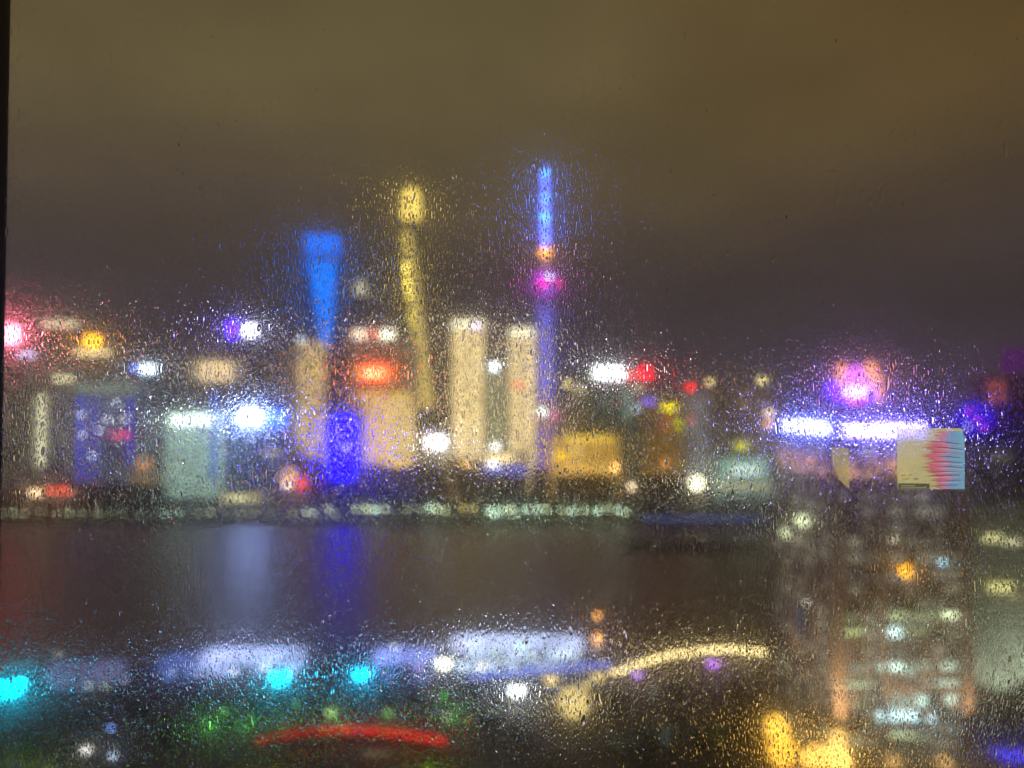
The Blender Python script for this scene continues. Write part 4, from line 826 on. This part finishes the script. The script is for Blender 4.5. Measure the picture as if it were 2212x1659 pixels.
# raindrops on the outside of the glass: real lens shaped drops, most stretched downwards
def raindrops():
    rng = np.random.default_rng(11)
    K = 8
    cy0 = EYE + GLASS*math.tan(PITCH)
    sx, sz = .385, .285
    # drops laid down largest first, none overlapping another: runs, big drops, then finer and finer ones in the gaps
    G = .00014; x_lo, x_hi = GX0+.002, sx; z_lo, z_hi = cy0-sz, cy0+sz
    nx_, nz_ = int((x_hi-x_lo)/G)+40, int((z_hi-z_lo)/G)+40
    occ = np.zeros((nx_, nz_), dtype=bool)
    XS, ZS, AS, SS = [], [], [], []
    def put(x, z, a, st):
        i0 = int((x-a-x_lo)/G)+10; i1 = int((x+a-x_lo)/G)+11; j0 = int((z-a*st-z_lo)/G)+10; j1 = int((z+a*st-z_lo)/G)+11
        if i0 < 0 or j0 < 0 or i1 >= nx_ or j1 >= nz_: return
        q = occ[i0:i1, j0:j1]
        if q[q.shape[0]//2].any() or q[:, q.shape[1]//2].any() or q.sum() > q.size*.14: return
        ca_, cb_ = q.shape[0]//5, q.shape[1]//5
        occ[i0:i1, j0+cb_:j1-cb_] = True; occ[i0+ca_:i1-ca_, j0:j1] = True
        XS.append(x); ZS.append(z); AS.append(a); SS.append(st)
    def dry(z):   # fewer drops reach the top of the view
        h = (z-z_lo)/(z_hi-z_lo); return .16 if h > .82 else .55 if h > .66 else 1.0
    for _ in range(420):
        x = rng.uniform(x_lo, x_hi); z = rng.uniform(z_lo, z_lo+(z_hi-z_lo)*.72)
        for j in range(rng.integers(3, 11)):
            a_ = .00055*rng.uniform(.5, 1.2); st_ = rng.uniform(1.5, 4.0); put(x, z, a_, st_)
            z -= a_*st_*2.1+rng.uniform(.0002, .002); x += rng.normal(0, .0003)
    for cnt, a0, s0 in ((1200, .0010, .8), (30000, .00070, 1.5), (120000, .00054, 1.9), (160000, .00042, 1.9), (110000, .00034, 1.6), (60000, .00024, 1.6)):
        xs_ = rng.uniform(x_lo, x_hi, cnt); zs_ = rng.uniform(z_lo, z_hi, cnt); aa_ = a0*np.exp(rng.normal(0, .22, cnt)); ss_ = 1.5+np.abs(rng.normal(0, s0, cnt)); kk_ = rng.random(cnt)
        for x, z, a_, st_, k_ in zip(xs_, zs_, aa_, ss_, kk_):
            if k_ < dry(z): put(x, z, a_, min(st_, 6.0))
    X = np.array(XS); Z = np.array(ZS); a = np.array(AS); st = np.array(SS)
    cov = (float((np.pi*a*a*st).sum()/((x_hi-x_lo)*(z_hi-z_lo))))
    rb = np.random.default_rng(5); m_ = 9000
    X2 = rb.uniform(GX0+.002, 1.49, m_); Z2 = rb.uniform(EYE-.67, EYE+.67, m_)
    kk = (X2 > sx+.003) | (np.abs(Z2-cy0) > sz+.003)
    X2, Z2 = X2[kk], Z2[kk]
    X = np.concatenate([X, X2]); Z = np.concatenate([Z, Z2]); a = np.concatenate([a, .0012*np.exp(rng.normal(0, .4, X2.size))]); st = np.concatenate([st, 1+np.abs(rng.normal(0, .9, X2.size))])
    n_ = X.size
    hr = np.clip(.085*np.exp(rng.normal(0, .70, n_)), .02, .30); sag = rng.uniform(.1, .5, n_); H_ = a*hr
    ang = np.arange(K)*2*np.pi/K
    yb = GLASS+.0031
    wob = 1+rng.normal(0, .14, (n_, K)); lean = rng.normal(0, .06, n_)
    ca, sa = np.cos(ang)[None], np.sin(ang)[None]
    def ring(rf, yf):
        zz = sa*wob*rf*(a*st)[:, None] - (1-rf)*(sag*a*st)[:, None]; xx = ca*wob*rf*a[:, None] + lean[:, None]*zz
        return np.stack([X[:, None]+xx, np.full((n_, K), yb)+H_[:, None]*yf, Z[:, None]+zz], 2)
    rings = [ring(1, 0), ring(.8, .42), ring(.48, .80)]
    apex = np.stack([X, yb+H_, Z-.8*sag*a*st], 1)[:, None]
    base = ring(1, 0)
    V = np.concatenate(rings+[apex, base], 1); nv = V.shape[1]
    tris = []
    for r in range(2):
        for i in range(K):
            j = (i+1) % K; a0, a1, b0, b1 = r*K+i, r*K+j, (r+1)*K+i, (r+1)*K+j
            tris += [(a0, b0, a1), (a1, b0, b1)]
    for i in range(K): tris.append((2*K+i, 3*K, 2*K+(i+1) % K))
    bb = 3*K+1
    for i in range(1, K-1): tris.append((bb, bb+i, bb+i+1))
    T = np.array(tris, dtype=np.int64)
    F_ = (T[None]+(np.arange(n_)*nv)[:, None, None]).reshape(-1, 3)
    me = D.meshes.new('raindrops'); me.vertices.add(n_*nv); me.vertices.foreach_set('co', V.reshape(-1).astype(np.float32))
    me.loops.add(F_.size); me.loops.foreach_set('vertex_index', F_.reshape(-1).astype(np.int32))
    me.polygons.add(len(F_)); me.polygons.foreach_set('loop_start', (np.arange(len(F_))*3).astype(np.int32))
    me.polygons.foreach_set('use_smooth', np.ones(len(F_), dtype=bool))
    me.update(calc_edges=True); me.validate()
    m, n, l, o = nm('rain_water'); g = n.new('ShaderNodeBsdfGlass'); g.inputs['IOR'].default_value = 1.33; g.inputs['Roughness'].default_value = 0.0; l.new(g.outputs[0], o.inputs[0])
    me.materials.append(m)
    print('coverage', cov, n_)
    ob = D.objects.new('raindrops', me); C.objects.link(ob)
    tag(ob, 'countless small raindrops and runs on the outside of the window glass', 'raindrops', kind='stuff')
    print('raindrops', n_)
raindrops()

# ------------------------------------------------------------------ reflections of indoor leaflets, built as translucent sheets on the inside of the glass
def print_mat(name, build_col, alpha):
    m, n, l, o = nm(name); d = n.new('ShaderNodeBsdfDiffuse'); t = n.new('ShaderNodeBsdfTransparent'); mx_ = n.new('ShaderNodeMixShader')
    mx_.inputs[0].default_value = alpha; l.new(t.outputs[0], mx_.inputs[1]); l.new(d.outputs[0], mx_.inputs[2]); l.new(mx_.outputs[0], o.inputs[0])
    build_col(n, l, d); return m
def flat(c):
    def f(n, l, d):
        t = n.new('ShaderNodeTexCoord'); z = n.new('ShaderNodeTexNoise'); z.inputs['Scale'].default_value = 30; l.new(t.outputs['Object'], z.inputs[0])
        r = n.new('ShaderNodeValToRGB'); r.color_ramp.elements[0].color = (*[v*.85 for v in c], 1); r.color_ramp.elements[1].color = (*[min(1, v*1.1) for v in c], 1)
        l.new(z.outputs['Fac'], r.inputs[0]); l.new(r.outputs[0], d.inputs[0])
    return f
LY = GLASS-.0045
def LP(px, py): X, Z = P(px, py, LY); return X, Z
def poly(bm, pts, y, t=.00008):
    f = [bm.verts.new((*(lambda q: (q[0], y, q[1]))(LP(a, b_)),)) for a, b_ in pts]; g = [bm.verts.new((v.co.x, y+t, v.co.z)) for v in f]
    bm.faces.new(f); bm.faces.new(g[::-1])
    for i in range(len(f)): bm.faces.new((f[i], g[i], g[(i+1) % len(f)], f[(i+1) % len(f)]))
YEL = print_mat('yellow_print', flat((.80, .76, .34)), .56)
e = empty('leaflet_reflection', (0, 0, 0), 'reflection of a yellow brochure with red and blue paint strokes, built as a translucent sheet', 'leaflet_reflection')
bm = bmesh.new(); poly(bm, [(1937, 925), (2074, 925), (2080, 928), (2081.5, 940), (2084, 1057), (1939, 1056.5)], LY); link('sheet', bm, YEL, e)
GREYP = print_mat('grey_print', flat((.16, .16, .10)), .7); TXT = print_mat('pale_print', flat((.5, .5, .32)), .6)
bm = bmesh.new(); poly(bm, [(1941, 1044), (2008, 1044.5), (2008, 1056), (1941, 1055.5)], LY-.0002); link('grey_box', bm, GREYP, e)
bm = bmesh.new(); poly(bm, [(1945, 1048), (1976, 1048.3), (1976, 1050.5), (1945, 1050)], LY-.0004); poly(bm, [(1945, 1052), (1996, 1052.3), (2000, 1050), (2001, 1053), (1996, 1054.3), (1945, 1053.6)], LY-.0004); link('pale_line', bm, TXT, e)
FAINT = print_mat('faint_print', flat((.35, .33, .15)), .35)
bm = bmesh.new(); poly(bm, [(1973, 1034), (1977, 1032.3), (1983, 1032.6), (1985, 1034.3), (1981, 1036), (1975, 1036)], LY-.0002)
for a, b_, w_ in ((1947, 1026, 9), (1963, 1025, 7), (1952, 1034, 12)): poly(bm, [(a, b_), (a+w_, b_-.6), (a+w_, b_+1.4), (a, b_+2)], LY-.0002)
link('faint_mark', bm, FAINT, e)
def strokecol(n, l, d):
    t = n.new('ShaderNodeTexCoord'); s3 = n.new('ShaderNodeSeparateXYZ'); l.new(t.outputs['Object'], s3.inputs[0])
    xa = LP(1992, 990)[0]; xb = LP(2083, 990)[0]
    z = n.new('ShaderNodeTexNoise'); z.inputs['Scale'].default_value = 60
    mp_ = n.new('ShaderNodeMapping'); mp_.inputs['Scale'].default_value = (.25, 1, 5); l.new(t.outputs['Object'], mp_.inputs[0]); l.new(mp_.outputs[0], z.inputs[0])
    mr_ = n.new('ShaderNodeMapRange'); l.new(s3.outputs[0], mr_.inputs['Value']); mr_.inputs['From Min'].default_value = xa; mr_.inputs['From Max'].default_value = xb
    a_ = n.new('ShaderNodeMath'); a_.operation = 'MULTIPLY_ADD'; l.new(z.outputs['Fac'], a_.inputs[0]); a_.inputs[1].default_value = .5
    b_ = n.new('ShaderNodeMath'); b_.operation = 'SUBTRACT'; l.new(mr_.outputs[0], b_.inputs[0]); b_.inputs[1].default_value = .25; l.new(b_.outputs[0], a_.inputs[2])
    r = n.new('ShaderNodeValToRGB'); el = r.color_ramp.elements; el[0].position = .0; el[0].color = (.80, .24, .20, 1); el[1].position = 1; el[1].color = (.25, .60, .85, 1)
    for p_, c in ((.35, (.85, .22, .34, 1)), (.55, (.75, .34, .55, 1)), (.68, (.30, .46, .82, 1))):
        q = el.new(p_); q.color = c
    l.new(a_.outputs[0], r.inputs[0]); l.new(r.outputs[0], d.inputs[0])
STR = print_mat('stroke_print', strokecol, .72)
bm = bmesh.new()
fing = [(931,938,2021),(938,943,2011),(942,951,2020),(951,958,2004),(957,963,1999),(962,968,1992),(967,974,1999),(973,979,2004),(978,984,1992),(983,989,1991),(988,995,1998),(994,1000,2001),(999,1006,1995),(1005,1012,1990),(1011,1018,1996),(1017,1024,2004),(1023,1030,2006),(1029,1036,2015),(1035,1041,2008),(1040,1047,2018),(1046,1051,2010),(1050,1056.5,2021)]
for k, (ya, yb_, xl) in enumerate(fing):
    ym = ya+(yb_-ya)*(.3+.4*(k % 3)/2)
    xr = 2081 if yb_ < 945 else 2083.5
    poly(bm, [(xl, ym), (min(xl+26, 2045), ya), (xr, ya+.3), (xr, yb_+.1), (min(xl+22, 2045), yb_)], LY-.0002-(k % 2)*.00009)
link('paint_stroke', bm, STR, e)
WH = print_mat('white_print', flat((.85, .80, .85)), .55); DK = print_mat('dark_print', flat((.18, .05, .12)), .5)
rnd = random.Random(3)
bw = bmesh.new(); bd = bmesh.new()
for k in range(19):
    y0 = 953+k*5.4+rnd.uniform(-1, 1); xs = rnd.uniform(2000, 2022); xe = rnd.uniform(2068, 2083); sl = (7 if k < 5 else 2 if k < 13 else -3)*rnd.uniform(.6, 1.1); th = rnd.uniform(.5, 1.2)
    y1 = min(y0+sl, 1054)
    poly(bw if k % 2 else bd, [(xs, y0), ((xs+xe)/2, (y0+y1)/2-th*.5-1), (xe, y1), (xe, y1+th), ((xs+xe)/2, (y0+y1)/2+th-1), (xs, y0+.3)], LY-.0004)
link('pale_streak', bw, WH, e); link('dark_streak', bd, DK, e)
e = empty('leaflet_reflection', (0, 0, 0), 'reflection of a small curved yellow brochure corner left of the painted one, built as a translucent sheet', 'leaflet_reflection')
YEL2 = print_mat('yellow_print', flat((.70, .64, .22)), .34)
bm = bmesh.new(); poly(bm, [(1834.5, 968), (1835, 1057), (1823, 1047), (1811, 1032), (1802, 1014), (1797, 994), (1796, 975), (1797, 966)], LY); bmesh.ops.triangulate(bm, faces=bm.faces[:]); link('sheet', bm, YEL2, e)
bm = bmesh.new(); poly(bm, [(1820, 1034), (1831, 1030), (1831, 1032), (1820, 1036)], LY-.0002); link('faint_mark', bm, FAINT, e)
# unseen room lamp, added as a narrow spot to light these sheets
LX, LZ = LP(1990, 1000)
ld = D.lights.new('unseen_room_lamp', 'SPOT'); ld.energy = 68; ld.shadow_soft_size = .04; ld.color = (1, .95, .88); ld.spot_size = math.radians(9); ld.spot_blend = .5
o = D.objects.new('unseen_room_lamp', ld); C.objects.link(o); o.location = (1.0, -.55, EYE+.5)
o.rotation_euler = (Vector((LX-.012, LY, LZ))-o.location).to_track_quat('-Z', 'Y').to_euler()
# thin film of mist condensed on the inside of the glass: fine droplets scatter light forwards
m, n, l, o = nm('condensed_mist'); vs = n.new('ShaderNodeVolumeScatter'); vs.inputs['Color'].default_value = (1, 1, 1, 1); vs.inputs['Density'].default_value = MIST/.0006; vs.inputs['Anisotropy'].default_value = MISTG; l.new(vs.outputs[0], o.inputs['Volume'])
bm = bmesh.new(); box(bm, GX0+.003, 1.497, GLASS-.0040, GLASS-.0034, EYE-.676, EYE+.676); o = link('condensation', bm, m); tag(o, 'thin mist of condensation covering the window glass', 'condensation', kind='stuff')
